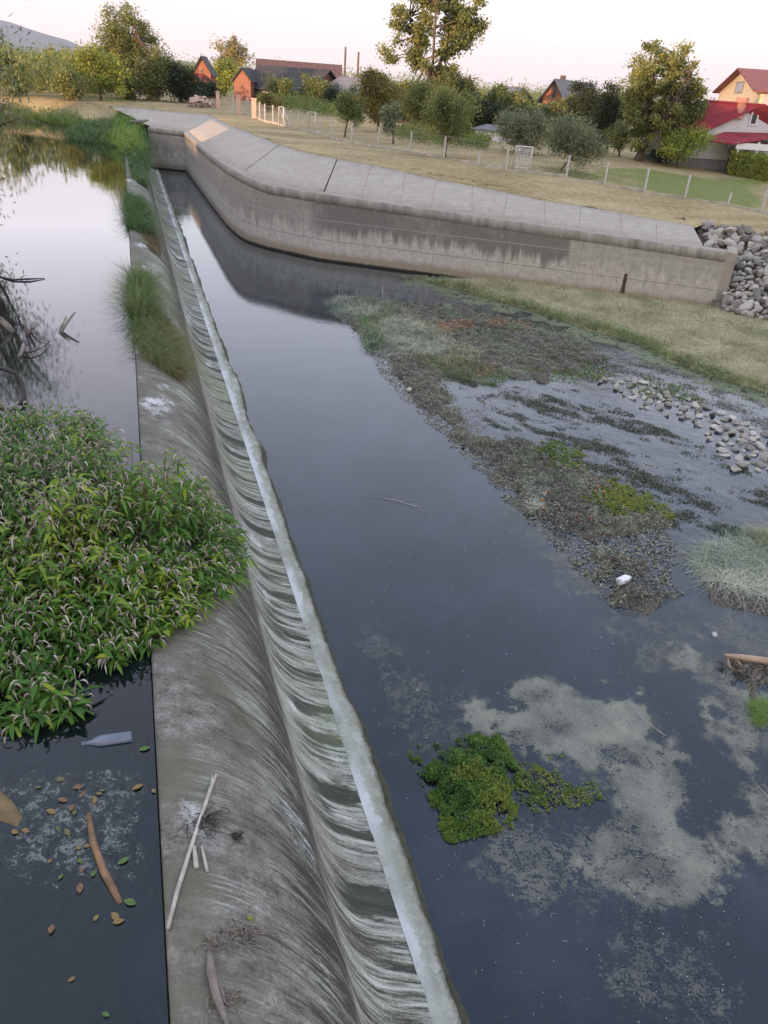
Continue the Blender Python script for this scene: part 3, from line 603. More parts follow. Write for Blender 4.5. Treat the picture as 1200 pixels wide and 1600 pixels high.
def make_tree(bpx, cpx, top_y, bot_y, hw, kind, label, nclump=60, leaves=9000, size=None, name='tree', cat='tree', base=None, trunk_r=None, tall=1.0, group=None,
              openness=.55, split=3, up=0.0, seed=0, lean=0, leafL=None, blobs=None):
    rg = np.random.RandomState(seed+int(bpx[0]*7+bpx[1]*3+top_y)); p = gat(*bpx) if base is None else np.array(base, float)
    k = depth(p)/FPX; zt = ztop(p, top_y); zb = ztop(p, bot_y+3); r = hw*k*1.14
    dx = (cpx-proj((p[0], p[1], (zt+zb)/2))[0])*k
    c = np.array([p[0]+dx*RM[0, 0], p[1]+dx*RM[1, 0], (zt+zb)/2]); rz = (zt-zb)/2
    t = empty(name, p, label, cat, group)
    # clump centres: irregular shell biased, with lobes
    lob = norm(rg.normal(size=(7, 3))); la = rg.uniform(-.45, .5, 7)
    u = norm(rg.normal(size=(nclump, 3))); rad = rg.uniform(.25, 1, nclump)**.55
    rad = rad*(1+np.sum(np.maximum(u @ lob.T, 0)**3*la, 1)); cc = c+u*rad[:, None]*np.array([r, r, rz])*.9
    taper = 1-np.clip((cc[:, 2]-c[2])/rz, 0, 1)*.35; cc[:, :2] = c[:2]+(cc[:, :2]-c[:2])*taper[:, None]
    if not blobs:
        nl = 5; lc = norm(rg.normal(size=(nl, 3)))*rg.uniform(.3, .62, (nl, 1)); lr = rg.uniform(.38, .62, nl); li_ = rg.randint(nl, size=nclump)
        uu_ = norm(rg.normal(size=(nclump, 3)))*rg.uniform(.15, 1, (nclump, 1))**.5; cc2 = c+(lc[li_]+uu_*lr[li_][:, None])*np.array([r, r, rz]); sel = rg.rand(nclump) < .7; cc = np.where(sel[:, None], cc2, cc)
        cc[:, 2] = np.clip(cc[:, 2], zb+.05*rz, zt-.08*rz)
    if blobs:
        wts = np.array([b[2]*b[3] for b in blobs], float); wts /= wts.sum(); bi = rg.choice(len(blobs), nclump, p=wts); cc = []
        for i_ in bi:
            bx, by, brx, bry = blobs[i_]; z_ = ztop(p, by); dx_ = (bx-proj((p[0], p[1], z_))[0])*k; bc = np.array([p[0]+dx_*RM[0, 0], p[1]+dx_*RM[1, 0], z_])
            uu_ = norm(rg.normal(size=3))*rg.uniform(.2, 1)**.5; cc.append(bc+uu_*np.array([brx*k, brx*k*.9, bry*k])*.95)
        cc = np.array(cc)
    # trunk and limbs
    H = zt-p[2]; tr = trunk_r or max(.05, H*.022); mb = MB(); fork = p+np.array([(c[0]-p[0])*.35+lean*H*.1, (c[1]-p[1])*.35, max(.18*H, (zb-p[2])*1.05)])
    mb.tube([p-[0, 0, .2], p*.5+fork*.5+rg.normal(0, .03, 3)*H*.1, fork], [tr*1.35, tr*.95, tr*.8], 8)
    top = c+np.array([0, 0, rz*.6]); limbs = []
    for q_ in range(split):
        tgt = c+np.array([math.cos(q_*2.1+seed)*r*.45, math.sin(q_*2.1+seed)*r*.45, rz*(.25+.2*(q_ % 2))])
        mid = fork*.5+tgt*.5+np.array([0, 0, -.04*H]); mb.tube([fork, mid, tgt], [tr*.5, tr*.3, tr*.12], 6); limbs += [fork*.4+mid*.6, mid, mid*.5+tgt*.5, tgt]
    limbs = np.array(limbs)
    for i in range(0, nclump):
        j = np.argmin(np.linalg.norm(limbs-cc[i], axis=1)+rg.uniform(0, r*.3, len(limbs))); a = limbs[j]; m_ = a*.5+cc[i]*.5+rg.normal(0, .04, 3)*r
        mb.tube([a, m_, cc[i]], [tr*.22, tr*.13, tr*.05], 4, False)
    mb.build('trunk', BARK, t, True)
    # leaves
    s = openness*r*2.2/math.sqrt(nclump); per = leaves//nclump; n = per*nclump
    csz = rep(rg.uniform(.6, 1.35, nclump), per)
    P = np.repeat(cc, per, 0)+rg.normal(size=(n, 3))*np.array([s, s, s*(.75+up)])*csz[:, None]
    L = (leafL or np.clip(2.7*k, .06, .6))*rg.uniform(.6, 1.5, n)
    D = rg.normal(size=(n, 3))+np.array([0, 0, up*2-.2]); N = rg.normal(size=(n, 3))+np.array([0, 0, .8])
    V, F = leaf_quads(P, D, N, L, L*rg.uniform(.45, .8, n)); tone = np.clip(rep(rg.normal(.45, .2, nclump), per)+rg.normal(0, .16, n), 0, 1)
    mesh_np('crown', V, F, LM[kind], t, {'tone': rep(tone, 4)})
    return t
TR = make_tree
TR((203, 155), 205, 8, 150, 58, 'olive', 'large rounded olive-green tree on the far lawn left of the brick house', 150, 26000, openness=.5, seed=1, trunk_r=.3, blobs=[(198, 48, 40, 36), (228, 92, 34, 42), (185, 108, 36, 40), (172, 62, 18, 20), (215, 128, 40, 26)])
TR((158, 157), 152, 58, 152, 36, 'lime', 'pale yellow-green tree in front of the large rounded tree', 70, 11000, seed=2)
TR((232, 156), 238, 72, 157, 34, 'olive', 'low olive tree hugging the right foot of the large rounded tree', 60, 9000, seed=3)
TR((283, 160), 281, 92, 160, 27, 'dark', 'dark green bushy tree between the large rounded tree and the brick house', 60, 9000, seed=4, openness=.7)
TR((352, 150), 352, 92, 152, 24, 'lime', 'small yellow-green tree in front of the brick house', 45, 6500, seed=5)
TR((360, 140), 362, 56, 112, 33, 'amber', 'airy tree rising behind the dark roof of the brick house', 55, 4200, base=at(362, 128, 1.4)+0, seed=6, openness=.42)
TR((112, 156), 110, 98, 156, 26, 'olive', 'low olive tree on the meadow between the scrub and the pale tree', 50, 6000, seed=7)
TR((85, 150), 82, 78, 122, 26, 'olive', 'rounded tree on the skyline under the left end of the mountain', 45, 5000, seed=8, base=at(82, 118, 1.6))
TR((50, 150), 46, 82, 125, 24, 'green', 'low green tree on the skyline left of the small far house', 45, 5000, seed=9, base=at(48, 120, 1.6))
TR((18, 150), 14, 66, 150, 20, 'green', 'green tree at the far left beyond the meadow', 50, 6000, seed=10, base=at(14, 148, 1.3))
TR((440, 165), 443, 118, 166, 22, 'olive', 'small olive bush below the long dark roof', 40, 5000, seed=11)
TR((492, 168), 494, 112, 168, 24, 'olive', 'mid-sized olive tree at the right end of the dark barn', 50, 6500, seed=12)
TR((528, 172), 524, 132, 176, 22, 'dark', 'dark bush right of the olive tree beside the barn', 40, 5000, seed=13)
TR((538, 214), 549, 128, 192, 20, 'olive', 'slim olive fruit tree with a forked stem behind the fence', 40, 5000, seed=14)
TR((592, 206), 590, 100, 186, 36, 'amber', 'rounded amber tree with a dark stem left of the tall tree', 80, 13000, seed=15)
TR((615, 225), 612, 150, 212, 18, 'grey', 'thin young fruit tree with a leaning stem behind the fence', 30, 2600, seed=16, openness=.5)
TR((672, 196), 676, -38, 130, 78, 'olive', 'tall airy tree whose top leaves the picture', 150, 32000, seed=17, openness=.33, trunk_r=.28, split=5, leafL=.17, blobs=[(690, -10, 52, 40), (645, 50, 36, 32), (712, 50, 36, 42), (735, 20, 24, 28), (672, 100, 46, 32), (615, 88, 16, 16), (708, 130, 36, 26), (665, 160, 44, 30)])
TR((660, 205), 664, 118, 192, 40, 'olive', 'broad olive tree at the foot of the tall airy tree', 70, 10000, seed=18)
TR((694, 246), 704, 122, 230, 42, 'olive', 'broad willowy olive tree right behind a fence post', 80, 13000, seed=19, up=.35)
TR((752, 212), 752, 148, 212, 34, 'dark', 'dark shrubby tree in the garden right of the willowy olive tree', 60, 9000, seed=20)
TR((812, 205), 806, 138, 200, 28, 'olive', 'olive tree in front of the small brick gable', 60, 8500, seed=21)
TR((878, 207), 878, 150, 205, 28, 'olive', 'olive-green tree in front of the grey roof', 50, 8000, seed=22)
TR((905, 215), 906, 118, 226, 30, 'dark', 'dense dark evergreen-looking tree beside the walnut', 70, 11000, seed=23)
TR((815, 240), 825, 168, 226, 42, 'grey', 'grey-green willowy bush tree above the net goal', 70, 11000, seed=24, up=.4)
TR((872, 268), 905, 176, 258, 44, 'grey', 'grey-green shrub tree leaning over the fence on a slanting stem', 80, 12000, seed=25, up=.4, lean=.6)
TR((948, 240), 950, 132, 232, 30, 'dark', 'dark green tree at the left edge of the walnut crown', 60, 9000, seed=26)
TR((968, 245), 966, 180, 240, 20, 'olive', 'small olive shrub tree below the walnut crown', 35, 4000, seed=27)
TR((996, 251), 1040, 66, 216, 70, 'olive', 'large spreading walnut tree with a leaning trunk beside the white house', 170, 26000, seed=28, openness=.36, trunk_r=.2, split=6, leafL=.12, blobs=[(1030, 108, 48, 40), (1062, 108, 40, 38), (1000, 165, 28, 40), (1082, 150, 28, 36), (1040, 178, 48, 34), (1000, 215, 22, 18)])
TR((1058, 262), 1064, 197, 244, 33, 'lime', 'small round yellow-green tree on a short trunk before the white house', 50, 8000, seed=29, openness=.65)
TR((1012, 248), 1018, 205, 250, 16, 'lime', 'low yellowing shrub at the root of the walnut trunk', 25, 2500, seed=30, name='shrub', cat='shrub')
TR((395, 158), 398, 130, 160, 18, 'olive', 'low olive shrub before the brick barn wall', 30, 3000, seed=31, name='shrub', cat='shrub')
TR((560, 168), 560, 120, 170, 26, 'green', 'green tree behind the slim fruit tree', 45, 6000, seed=32)
TR((635, 190), 634, 128, 190, 28, 'dark', 'dark tree filling the gap left of the tall airy tree', 50, 7000, seed=33)
TR((720, 195), 722, 118, 180, 28, 'amber', 'amber tree behind the dark shrubby tree', 50, 7000, seed=34)
TR((780, 200), 782, 135, 185, 22, 'green', 'small green tree right of the grey shed roof', 40, 5000, seed=35)
TR((992, 215), 990, 100, 190, 24, 'olive', 'olive tree behind the left half of the walnut crown', 45, 6000, seed=36)
TR((425, 176), 424, 142, 172, 15, 'amber', 'small amber bush beside the lit fence pillars', 25, 2500, seed=37, name='shrub', cat='shrub')
TR((316, 160), 316, 124, 160, 24, 'dark', 'dark bush in front of the lower wall of the brick house', 40, 6000, seed=40, name='shrub', cat='shrub')
# scrub on the far left meadow, and weeds in the garden: uncountable
def cards(name, poly_px, zf, n, L, kind, up_, hgt, seed, label=None, region=None, dens=None, mat=None):
    rg = np.random.RandomState(seed); poly = region if region is not None else [tuple(gat(px, py)[:2]) for px, py in poly_px]
    a = np.array(poly); lo, hi = a.min(0), a.max(0); x = rg.uniform(lo[0], hi[0], n*4); y = rg.uniform(lo[1], hi[1], n*4)
    ok = in_poly(x, y, poly); x, y = x[ok][:n], y[ok][:n]; m = len(x)
    hh = hgt*(.25+1.2*fbm(x*.45, y*.45, 3)**1.5)*rg.uniform(.1, 1, m)
    P = np.c_[x, y, zf(x, y)+hh]; D = rg.normal(size=(m, 3))+[0, 0, up_]; N = rg.normal(size=(m, 3)); l = L*rg.uniform(.6, 1.5, m)
    V, F = leaf_quads(P, D, N, l, l*.35); tone = np.clip(fbm(x*.6+5, y*.6, 3)+rg.normal(0, .14, m), 0, 1)
    return tag(mesh_np(name, V, F, mat or LM[kind], None, {'tone': rep(tone, 4)}), label, kind='stuff')
cards('meadow_scrub', [(-30, 150), (30, 152), (120, 155), (190, 152), (190, 132), (-30, 118)], ground_z, 26000, .35, 'olive', .8, 3.2, 3)
cards('distant_woods', None, ground_z, 100000, .32, 'green', .3, 4.2, 4, region=[(-40, 150), (60, 135), (130, 110), (150, 120), (70, 170), (-40, 190)])
cards('garden_weeds', [(600, 214), (690, 232), (760, 236), (770, 222), (640, 205)], ground_z, 5000, .16, 'green', .8, .7, 5)
cards('garden_thicket', [(560, 178), (700, 205), (900, 222), (960, 228), (960, 212), (760, 190), (560, 165)], ground_z, 30000, .3, 'dark', .6, 2.0, 6)
cards('barn_weeds', [(400, 168), (560, 190), (560, 176), (410, 158)], ground_z, 7000, .22, 'green', .7, 1.1, 7)

# =================================================================== HOUSES
def frame(bl_px, br_px, z=None):
    a = gat(*bl_px); b = gat(*br_px); d = (b-a); d[2] = 0; L = np.linalg.norm(d[:2]); return a, d/L, np.array([-d[1], d[0], 0])/L, L
def wallbox(t, name, mat, a, u, v, L, Dp, z0, z1):
    mb = MB(); q = lambda s, w, z: list(a[:2]+u[:2]*s+v[:2]*w)+[z]
    P = [q(0, 0, z0), q(L, 0, z0), q(L, Dp, z0), q(0, Dp, z0), q(0, 0, z1), q(L, 0, z1), q(L, Dp, z1), q(0, Dp, z1)]
    mb.add(P, [(0, 1, 5, 4), (1, 2, 6, 5), (2, 3, 7, 6), (3, 0, 4, 7), (4, 5, 6, 7)]); return box_uv(mb.build(name, mat, t))
def slabq(mb, q4, th=.08):
    q4 = [np.array(p, float) for p in q4]; n = np.cross(q4[1]-q4[0], q4[2]-q4[0]); n /= np.linalg.norm(n); n = n if n[2] > 0 else -n
    mb.add([p for p in q4]+[p-n*th for p in q4], [(0, 1, 2, 3), (7, 6, 5, 4), (0, 4, 5, 1), (1, 5, 6, 2), (2, 6, 7, 3), (3, 7, 4, 0)])
def gable_house(a, u, v, L, Dp, z0, ze, zr, along, wm, rm, t, over=.25, uneven=.5, wname='wall'):
    """along='u': ridge parallel to u.  uneven: ridge position across"""
    q = lambda s, w, z: np.array(list(a[:2]+u[:2]*s+v[:2]*w)+[z]); mb = MB()
    if along == 'u':
        mb.add([q(0, 0, z0), q(L, 0, z0), q(L, Dp, z0), q(0, Dp, z0), q(0, 0, ze), q(L, 0, ze), q(L, Dp, ze), q(0, Dp, ze), q(0, Dp*uneven, zr), q(L, Dp*uneven, zr)],
               [(0, 1, 5, 4), (1, 2, 6, 9, 5), (2, 3, 7, 6), (3, 0, 4, 8, 7)])
        box_uv(mb.build(wname, wm, t)); r = MB(); sl = (zr-ze)/(Dp*uneven); s2 = (zr-ze)/(Dp*(1-uneven))
        slabq(r, [q(-over, -over, ze-sl*over+.05), q(L+over, -over, ze-sl*over+.05), q(L+over, Dp*uneven, zr+.05), q(-over, Dp*uneven, zr+.05)])
        slabq(r, [q(-over, Dp+over, ze-s2*over+.05), q(L+over, Dp+over, ze-s2*over+.05), q(L+over, Dp*uneven, zr+.052), q(-over, Dp*uneven, zr+.052)])
    else:
        mb.add([q(0, 0, z0), q(L, 0, z0), q(L, Dp, z0), q(0, Dp, z0), q(0, 0, ze), q(L, 0, ze), q(L, Dp, ze), q(0, Dp, ze), q(L*uneven, 0, zr), q(L*uneven, Dp, zr)],
               [(0, 1, 5, 8, 4), (1, 2, 6, 5), (2, 3, 7, 9, 6), (3, 0, 4, 7)])
        box_uv(mb.build(wname, wm, t)); r = MB(); sl = (zr-ze)/(L*uneven); s2 = (zr-ze)/(L*(1-uneven))
        slabq(r, [q(-over, -over, ze-sl*over+.05), q(-over, Dp+over, ze-sl*over+.05), q(L*uneven, Dp+over, zr+.05), q(L*uneven, -over, zr+.05)])
        slabq(r, [q(L+over, -over, ze-s2*over+.05), q(L+over, Dp+over, ze-s2*over+.05), q(L*uneven, Dp+over, zr+.052), q(L*uneven, -over, zr+.052)])
    return box_uv(r.build('roof', rm, t)), q
def window(t, q, s0, s1, z0, z1, w=-.03, side='front', fm=None, gm=None, name='window'):
    mb = MB(); g = MB(); f = .07
    Q = (lambda s, z, d: q(s, w-d, z)) if side == 'front' else (lambda s, z, d: q(w-d, s, z))
    for a0, a1, b0, b1 in ((s0, s1, z0, z0+f), (s0, s1, z1-f, z1), (s0, s0+f, z0+f, z1-f), (s1-f, s1, z0+f, z1-f)):
        P = [Q(a0, b0, 0), Q(a1, b0, 0), Q(a1, b1, 0), Q(a0, b1, 0), Q(a0, b0, .04), Q(a1, b0, .04), Q(a1, b1, .04), Q(a0, b1, .04)]
        mb.add(P, [(4, 5, 6, 7), (0, 1, 5, 4), (1, 2, 6, 5), (2, 3, 7, 6), (3, 0, 4, 7)])
    o = mb.build(name, fm, t); g.poly([Q(s0+f, z0+f, .008), Q(s1-f, z0+f, .008), Q(s1-f, z1-f, .008), Q(s0+f, z1-f, .008)]); g.build('pane', gm, o); return o
FR = simple('window_frame_paint', (.3, .22, .16), .6); FW = simple('white_frame_paint', (.75, .75, .73), .5, .05); GL = simple('window_glass', (.03, .035, .04), .08, .1, spec=.6)
BR = mat_brick('orange_block', (.4, .15, .085), (.34, .13, .07), (.33, .2, .13)); BR2 = mat_brick('old_brick', (.36, .14, .08), (.3, .12, .08), (.3, .2, .15))
WH = simple('white_render', (.62, .62, .62), .9, .06, 1.5, .1); YE = simple('yellow_render', (.62, .53, .36), .9, .05, 1.5, .1); CR = simple('cream_render', (.6, .52, .4), .9, .1, 1.5)
RD = mat_roof('charcoal_tiles', (.05, .045, .045)); RB = mat_roof('brown_tiles', (.13, .075, .065)); RR = mat_roof('red_sheet', (.33, .045, .06), 5); RT = mat_roof('redbrown_tiles', (.26, .075, .06)); RG = mat_roof('grey_tiles', (.2, .19, .19))
SO = simple('grey_plinth', (.22, .22, .22), .9)
def zat(p, py): return ztop(p, py)
def house(name, bl, br, Dp, eave_y, ridge_y, along, wm, rm, label, uneven=.5, over=.25, cat='house', ref=None):
    a, u, v, L = frame(bl, br); m = a+u*L*.5; t = empty(name, a, label, cat)
    ze = zat(m, eave_y); rp = a+u*L*(.5 if along == 'u' else uneven)+(v*Dp*uneven if along == 'u' else 0); zr = zat(rp, ridge_y)
    r, q = gable_house(a, u, v, L, Dp, a[2]-.4, ze, zr, along, wm, rm, t, over, uneven); return t, q, L, ze, zr, a[2], u, v, a
# brick house with hipped charcoal roof, its gable lit by the low sun
t, q, L, ze, zr, z0, u, v, a = house('brick_house', (303, 152), (331, 154), 4, 112, 88, 'v', BR, RD, 'orange block house with a charcoal roof at the left end of the barns', .5)
window(t, q, L*.42, L*.56, ze-1.0, ze+.3, fm=FR, gm=GL)
mb = MB(); slabq(mb, [q(-1.2, -1.0, z0+1.8), q(L*.6, -1.0, z0+1.8), q(L*.6, -.1, z0+2.1), q(-1.2, -.1, z0+2.1)]); box_uv(mb.build('porch_roof', RR, t))
for s in (-.9, L*.5): m_ = MB(); m_.box(q(s, -.9, z0+.75), (.12, .12, 2.0)); m_.build('porch_post', SO, t)
# long dark barn
t, q, L, ze, zr, z0, u, v, a = house('barn', (384, 157), (484, 167), 5, 136, 106, 'u', BR2, RD, 'long brick barn under a sagging charcoal roof', .5, .5, 'barn')
for f in (.1, .24, .38, .52, .66, .8): window(t, q, L*f, L*f+1.0, ze-1.5, ze-.5, fm=FW, gm=GL)
for f in (.35, .52, .7): m_ = MB(); m_.box(q(L*f, 3.4, zr-.35), (.7, .5, .5), math.atan2(u[1], u[0])); m_.build('roof_vent', SO, t)
t, q, L, ze, zr, z0, u, v, a = house('brick_shed', (366, 157), (392, 159), 4, 124, 106, 'v', BR2, RD, 'small brick shed with a dark gable joined in front of the barn', .5, .2, 'shed')
t, q, L, ze, zr, z0, u, v, a = house('hall', (404, 147), (530, 156), 5, 121, 97, 'u', CR, RB, 'long hall with a plain brown roof behind the dark barn', .5, .4, 'building')
t, q, L, ze, zr, z0, u, v, a = house('outbuilding', (500, 168), (556, 174), 6, 144, 122, 'u', BR2, RG, 'low outbuilding with a mottled grey roof right of the barn', .5, .3, 'shed')
t, q, L, ze, zr, z0, u, v, a = house('brick_cottage', (842, 196), (874, 199), 11, 150, 124, 'v', BR, RG, 'brick cottage with an orange gable and long grey roof behind the olive trees', .5, .5)
window(t, q, L*.4, L*.62, ze-.2, ze+.8, fm=FR, gm=GL)
m_ = MB(); m_.box(q(L*.3, 3, zr-.2), (.4, .4, 1.2)); m_.build('chimney', BR2, t)
t, q, L, ze, zr, z0, u, v, a = house('grey_shed', (760, 190), (792, 193), 5, 150, 136, 'u', CR, RG, 'small shed with a pale grey roof between two trees', .5, .3, 'shed')
t, q, L, ze, zr, z0, u, v, a = house('garden_shed', (740, 216), (790, 222), 3, 204, 198, 'u', WH, RG, 'low pale garden shed under the dark shrubby tree', .5, .15, 'shed')
t, q, L, ze, zr, z0, u, v, a = house('small_house', (68, 122), (98, 123), 8, 98, 86, 'u', CR, RB, 'small far house with a brown roof among the skyline trees', .5, .4)
# yellow house: sunlit gable end turned to the left, long red-brown roof running back to the right
a, u, v, L = frame((1106, 219), (1163, 243)); t = empty('yellow_house', a, 'tall cream-yellow house with a red-brown roof behind the white house', 'house')
ze = (zat(a, 139)+zat(a+u*L, 148))/2; zr = zat(a+u*L*.55, 108)
r, q = gable_house(a, u, v, L, 13, a[2]-.4, ze, zr, 'v', YE, RT, t, .55, .55); window(t, q, L*.44, L*.62, ze-.1, ze+(zr-ze)*.45, fm=FR, gm=GL)
m_ = MB(); m_.box(a+u*(L+.03)+v*6.5+[0, 0, (ze-a[2])/2-.1], (.05, 12.6, ze-a[2]), math.atan2(u[1], u[0])); m_.build('side_render', simple('grey_render', (.4, .39, .38), .9, .06, 2), t)
# white house with the large red sheet roof
a = gat(1090, 261); a2 = gat(1215, 279); u = a2-a; u[2] = 0; u /= np.linalg.norm(u); b = gat(1022, 251); vp = b-a; vp[2] = 0; Dp = np.linalg.norm(vp)*1.25; vp /= np.linalg.norm(vp)
nf_ = np.array([u[1], -u[0], 0]); z0 = a[2]
if nf_ @ (CAM-a) < 0: nf_ = -nf_
def onp(px, py, w=0.0):      # point of the house front (or of a plane w in front of it) seen at a measured pixel
    d = ray(px, py); o_ = a+nf_*w; return CAM+d*(((o_-CAM) @ nf_)/(d @ nf_))
t = empty('white_house', a, 'white rendered house with a large red sheet roof and a pink chimney', 'house')
e0, ap, e1 = onp(1090, 205), onp(1192, 165), onp(1275, 215); base1 = np.array([e1[0], e1[1], z0-.4]); base0 = np.array([a[0], a[1], z0-.4]); e0[:2] = a[:2]; bk = vp*Dp
mb = MB(); mb.add([base0, base1, e1, ap, e0, base0+bk, base1+bk, e1+bk, ap+bk, e0+bk], [(0, 1, 2, 3, 4), (0, 4, 9, 5), (1, 6, 7, 2), (5, 9, 8, 7, 6)]); box_uv(mb.build('wall', WH, t))
ol = (e0-ap)/np.linalg.norm(e0-ap)*.35; orr = (e1-ap)/np.linalg.norm(e1-ap)*.35; F_ = nf_*.25; upz = np.array([0, 0, .08])
r = MB(); slabq(r, [e0+ol+F_+upz, ap+F_+upz, ap+bk+upz, e0+ol+bk+upz], .1); slabq(r, [ap+F_+upz*1.05, e1+orr+F_+upz, e1+orr+bk+upz, ap+bk+upz*1.05], .1); rf = box_uv(r.build('roof', RR, t))
cp = onp(1166, 176)+bk*.12; m_ = MB(); ch = ztop(cp, 152); m_.tube([cp-[0, 0, .3], [cp[0], cp[1], ch]], .26, 10); m_.tube([[cp[0], cp[1], ch-.25], [cp[0], cp[1], ch]], .34, 10); m_.build('chimney', simple('pink_chimney', (.5, .24, .18), .9), rf)
pm = (base0+base1)/2; mb = MB(); mb.box([pm[0]+nf_[0]*.02, pm[1]+nf_[1]*.02, z0+.12], (np.linalg.norm(base1-base0), .05, .62), math.atan2(u[1], u[0])); mb.build('plinth', SO, t)
m2 = base0+bk/2-np.array([0, 0, 0]); mb = MB(); mb.box([m2[0], m2[1], z0+.12], (Dp, .06, .62), math.atan2(vp[1], vp[0])); mb.build('plinth', SO, t)
wq = lambda s_, w_, z_: np.array(list((a+u*s_-nf_*w_)[:2])+[z_]); w0 = onp(1178, 184); sw = (w0-a) @ u; window(t, wq, sw-.2, sw+.2, w0[2]-.35, w0[2]+.35, fm=FW, gm=GL)
c0, c1, c2, c3 = onp(1093, 218, 1.1), onp(1147, 224, 1.5), onp(1215, 213, 1.5), onp(1215, 208, .03); c4 = onp(1133, 206, .03)
mb = MB(); slabq(mb, [c0, c1, c4, c0*.5+c4*.5], .07); slabq(mb, [c1, c2, c3, c4], .07); box_uv(mb.build('canopy_roof', RR, t))
mb = MB(); g1, g2 = onp(1150, 229, 1.42), onp(1220, 231, 1.42); mb.box((g1+g2)/2, (np.linalg.norm((g2-g1)[:2]), .06, .3), math.atan2(u[1], u[0])); mb.build('awning', FW, t)
mb = MB(); g1, g2 = onp(1166, 222, .04), onp(1215, 226, .04); mb.box((g1+g2)/2-np.array([0, 0, .1]), (np.linalg.norm((g2-g1)[:2]), .06, .5), math.atan2(u[1], u[0])); mb.build('dark_opening', GL, t)
for px in (1156, 1186):
    p = onp(px, 222, 1.35); m_ = MB(); m_.box([p[0], p[1], (p[2]+z0)/2], (.12, .12, p[2]-z0)); m_.build('canopy_post', FW, t)

# =================================================================== FENCE, GOALS, POLES
POSTM = simple('concrete_post', (.5, .48, .44), .9, .15, 12); WIRE = simple('rusty_wire', (.3, .27, .24), .7); PAINT = simple('white_goal_paint', (.7, .69, .66), .5, .1, 10)
post_px = [(345+20, 175), (386, 179), (406, 187), (414, 190), (426, 192), (454, 200), (467, 203), (503, 212), (519, 217), (549, 223), (591, 231), (641, 239), (693, 248), (747, 257), (790, 264), (884, 279), (944, 290), (1006, 301), (1070, 311), (1137, 322), (1189, 332), (1245, 342), (1310, 352)]
g0 = gat(*post_px[12]); fence = empty('wire_fence', g0, 'wire fence on pale concrete posts along the dry lawn above the slabs', 'fence'); wires = []
rgF = np.random.RandomState(4)
for i, (px, py) in enumerate(post_px):
    p = gat(px, py); hgt = (ztop(p, py-float(np.interp(px, [345, 500, 640, 1070], [27, 29, 34, 38])))-p[2])*(1 if i not in (13, 19) else .55); l = rgF.normal(0, .015, 2); m_ = MB()
    m_.box(p+[l[0]*hgt/2, l[1]*hgt/2, hgt/2-.1], (.065, .065, hgt+.2), rgF.uniform(0, .3), rot=None); m_.build('post', POSTM, fence); wires.append(p)
for hz in (.25, .55, .88):
    m_ = MB(); pts = []
    for p0, p1 in zip(wires[:-1], wires[1:]): pts += [p0+[0, 0, hz], (p0+p1)/2+[0, 0, hz-.025]]
    m_.tube(pts+[wires[-1]+[0, 0, hz]], .006, 4); m_.build('wire', WIRE, fence)
m_ = MB()
for p0, p1 in zip(wires[:-1], wires[1:]):
    d = p1-p0; n_ = max(1, int(np.linalg.norm(d)/.16))
    for k in range(n_):
        x = p0+d*k/n_; m_.tube([x+[0, 0, .02], x+d/n_*1.6+[0, 0, .9]], .0028, 3, False); m_.tube([x+[0, 0, .9], x+d/n_*1.6+[0, 0, .02]], .0028, 3, False)
m_.build('wire_mesh', WIRE, fence)
m_ = MB()
for p0, p1 in zip(wires[:-1], wires[1:]):
    d = p1-p0; m_.box((p0+p1)/2+[0, 0, .0], (np.linalg.norm(d[:2])-.09, .09, .16), math.atan2(d[1], d[0]))
m_.build('kerb', simple('pale_kerb', (.4, .37, .3), .95, .3, 3), fence)
for k, (px, py) in enumerate([(341, 170), (373, 178), (397, 185)]):
    p = gat(px, py); m_ = MB(); m_.box(p+[0, 0, .5], (.26, .26, 1.16)); m_.box(p+[0, 0, 1.12], (.32, .32, .08))
    box_uv(m_.build('gate_pillar', simple('pink_brick_%d' % k, (.62, .42, .32), .9, .2, 9), None))
    tag(C.objects[-1] if False else bpy.data.objects[[o.name for o in bpy.data.objects if o.name.startswith('gate_pillar')][-1]],
        ['stout brick pillar farthest along the fence beside the rubble heap', 'stout brick pillar in the fence next after the rubble heap', 'stout brick pillar in the fence nearest the small white goals'][k], 'pillar', 'brick pillars in the fence')
def goal(name, b0, b1, top_y, label, net=False, back=0):
    p0, p1 = gat(*b0), gat(*b1); t = empty(name, (p0+p1)/2, label, 'goal', 'white garden goals'); h_ = ztop((p0+p1)/2, top_y)
    m_ = MB(); m_.tube([p0, [p0[0], p0[1], h_], [p1[0], p1[1], h_], p1], .035, 6); m_.build('goal_frame', PAINT, t, True)
    d = p1-p0; nv = np.array([-d[1], d[0], 0]); nv /= np.linalg.norm(nv)
    if back:
        m_ = MB()
        for p in (p0, p1): m_.tube([[p[0], p[1], h_-.03], p+nv*back+[0, 0, .03]], .02, 5)
        m_.tube([p0+nv*back+[0, 0, .03], p1+nv*back+[0, 0, .03]], .02, 5); m_.build('back_brace', PAINT, t)
    if net:
        m_ = MB()
        for k in range(1, 9): x = p0+d*k/9; m_.tube([x, [x[0], x[1], h_]], .009, 4, False)
        for k in range(1, 11): z = p0[2]+(h_-p0[2])*k/11; m_.tube([[p0[0], p0[1], z], [p1[0], p1[1], z]], .009, 4, False)
        m_.build('net', PAINT, t)
goal('goal', (802, 264), (827, 268), 229, 'white goal with a net standing inside the fence by the willowy bush', True, .8)
goal('goal', (436, 197), (443, 198), 167, 'narrow white goal frame by the fence nearer the brick pillars', False, .5)
goal('goal', (482, 207), (492, 208), 175, 'slanting white goal frame by the fence farther from the brick pillars', False, .7)
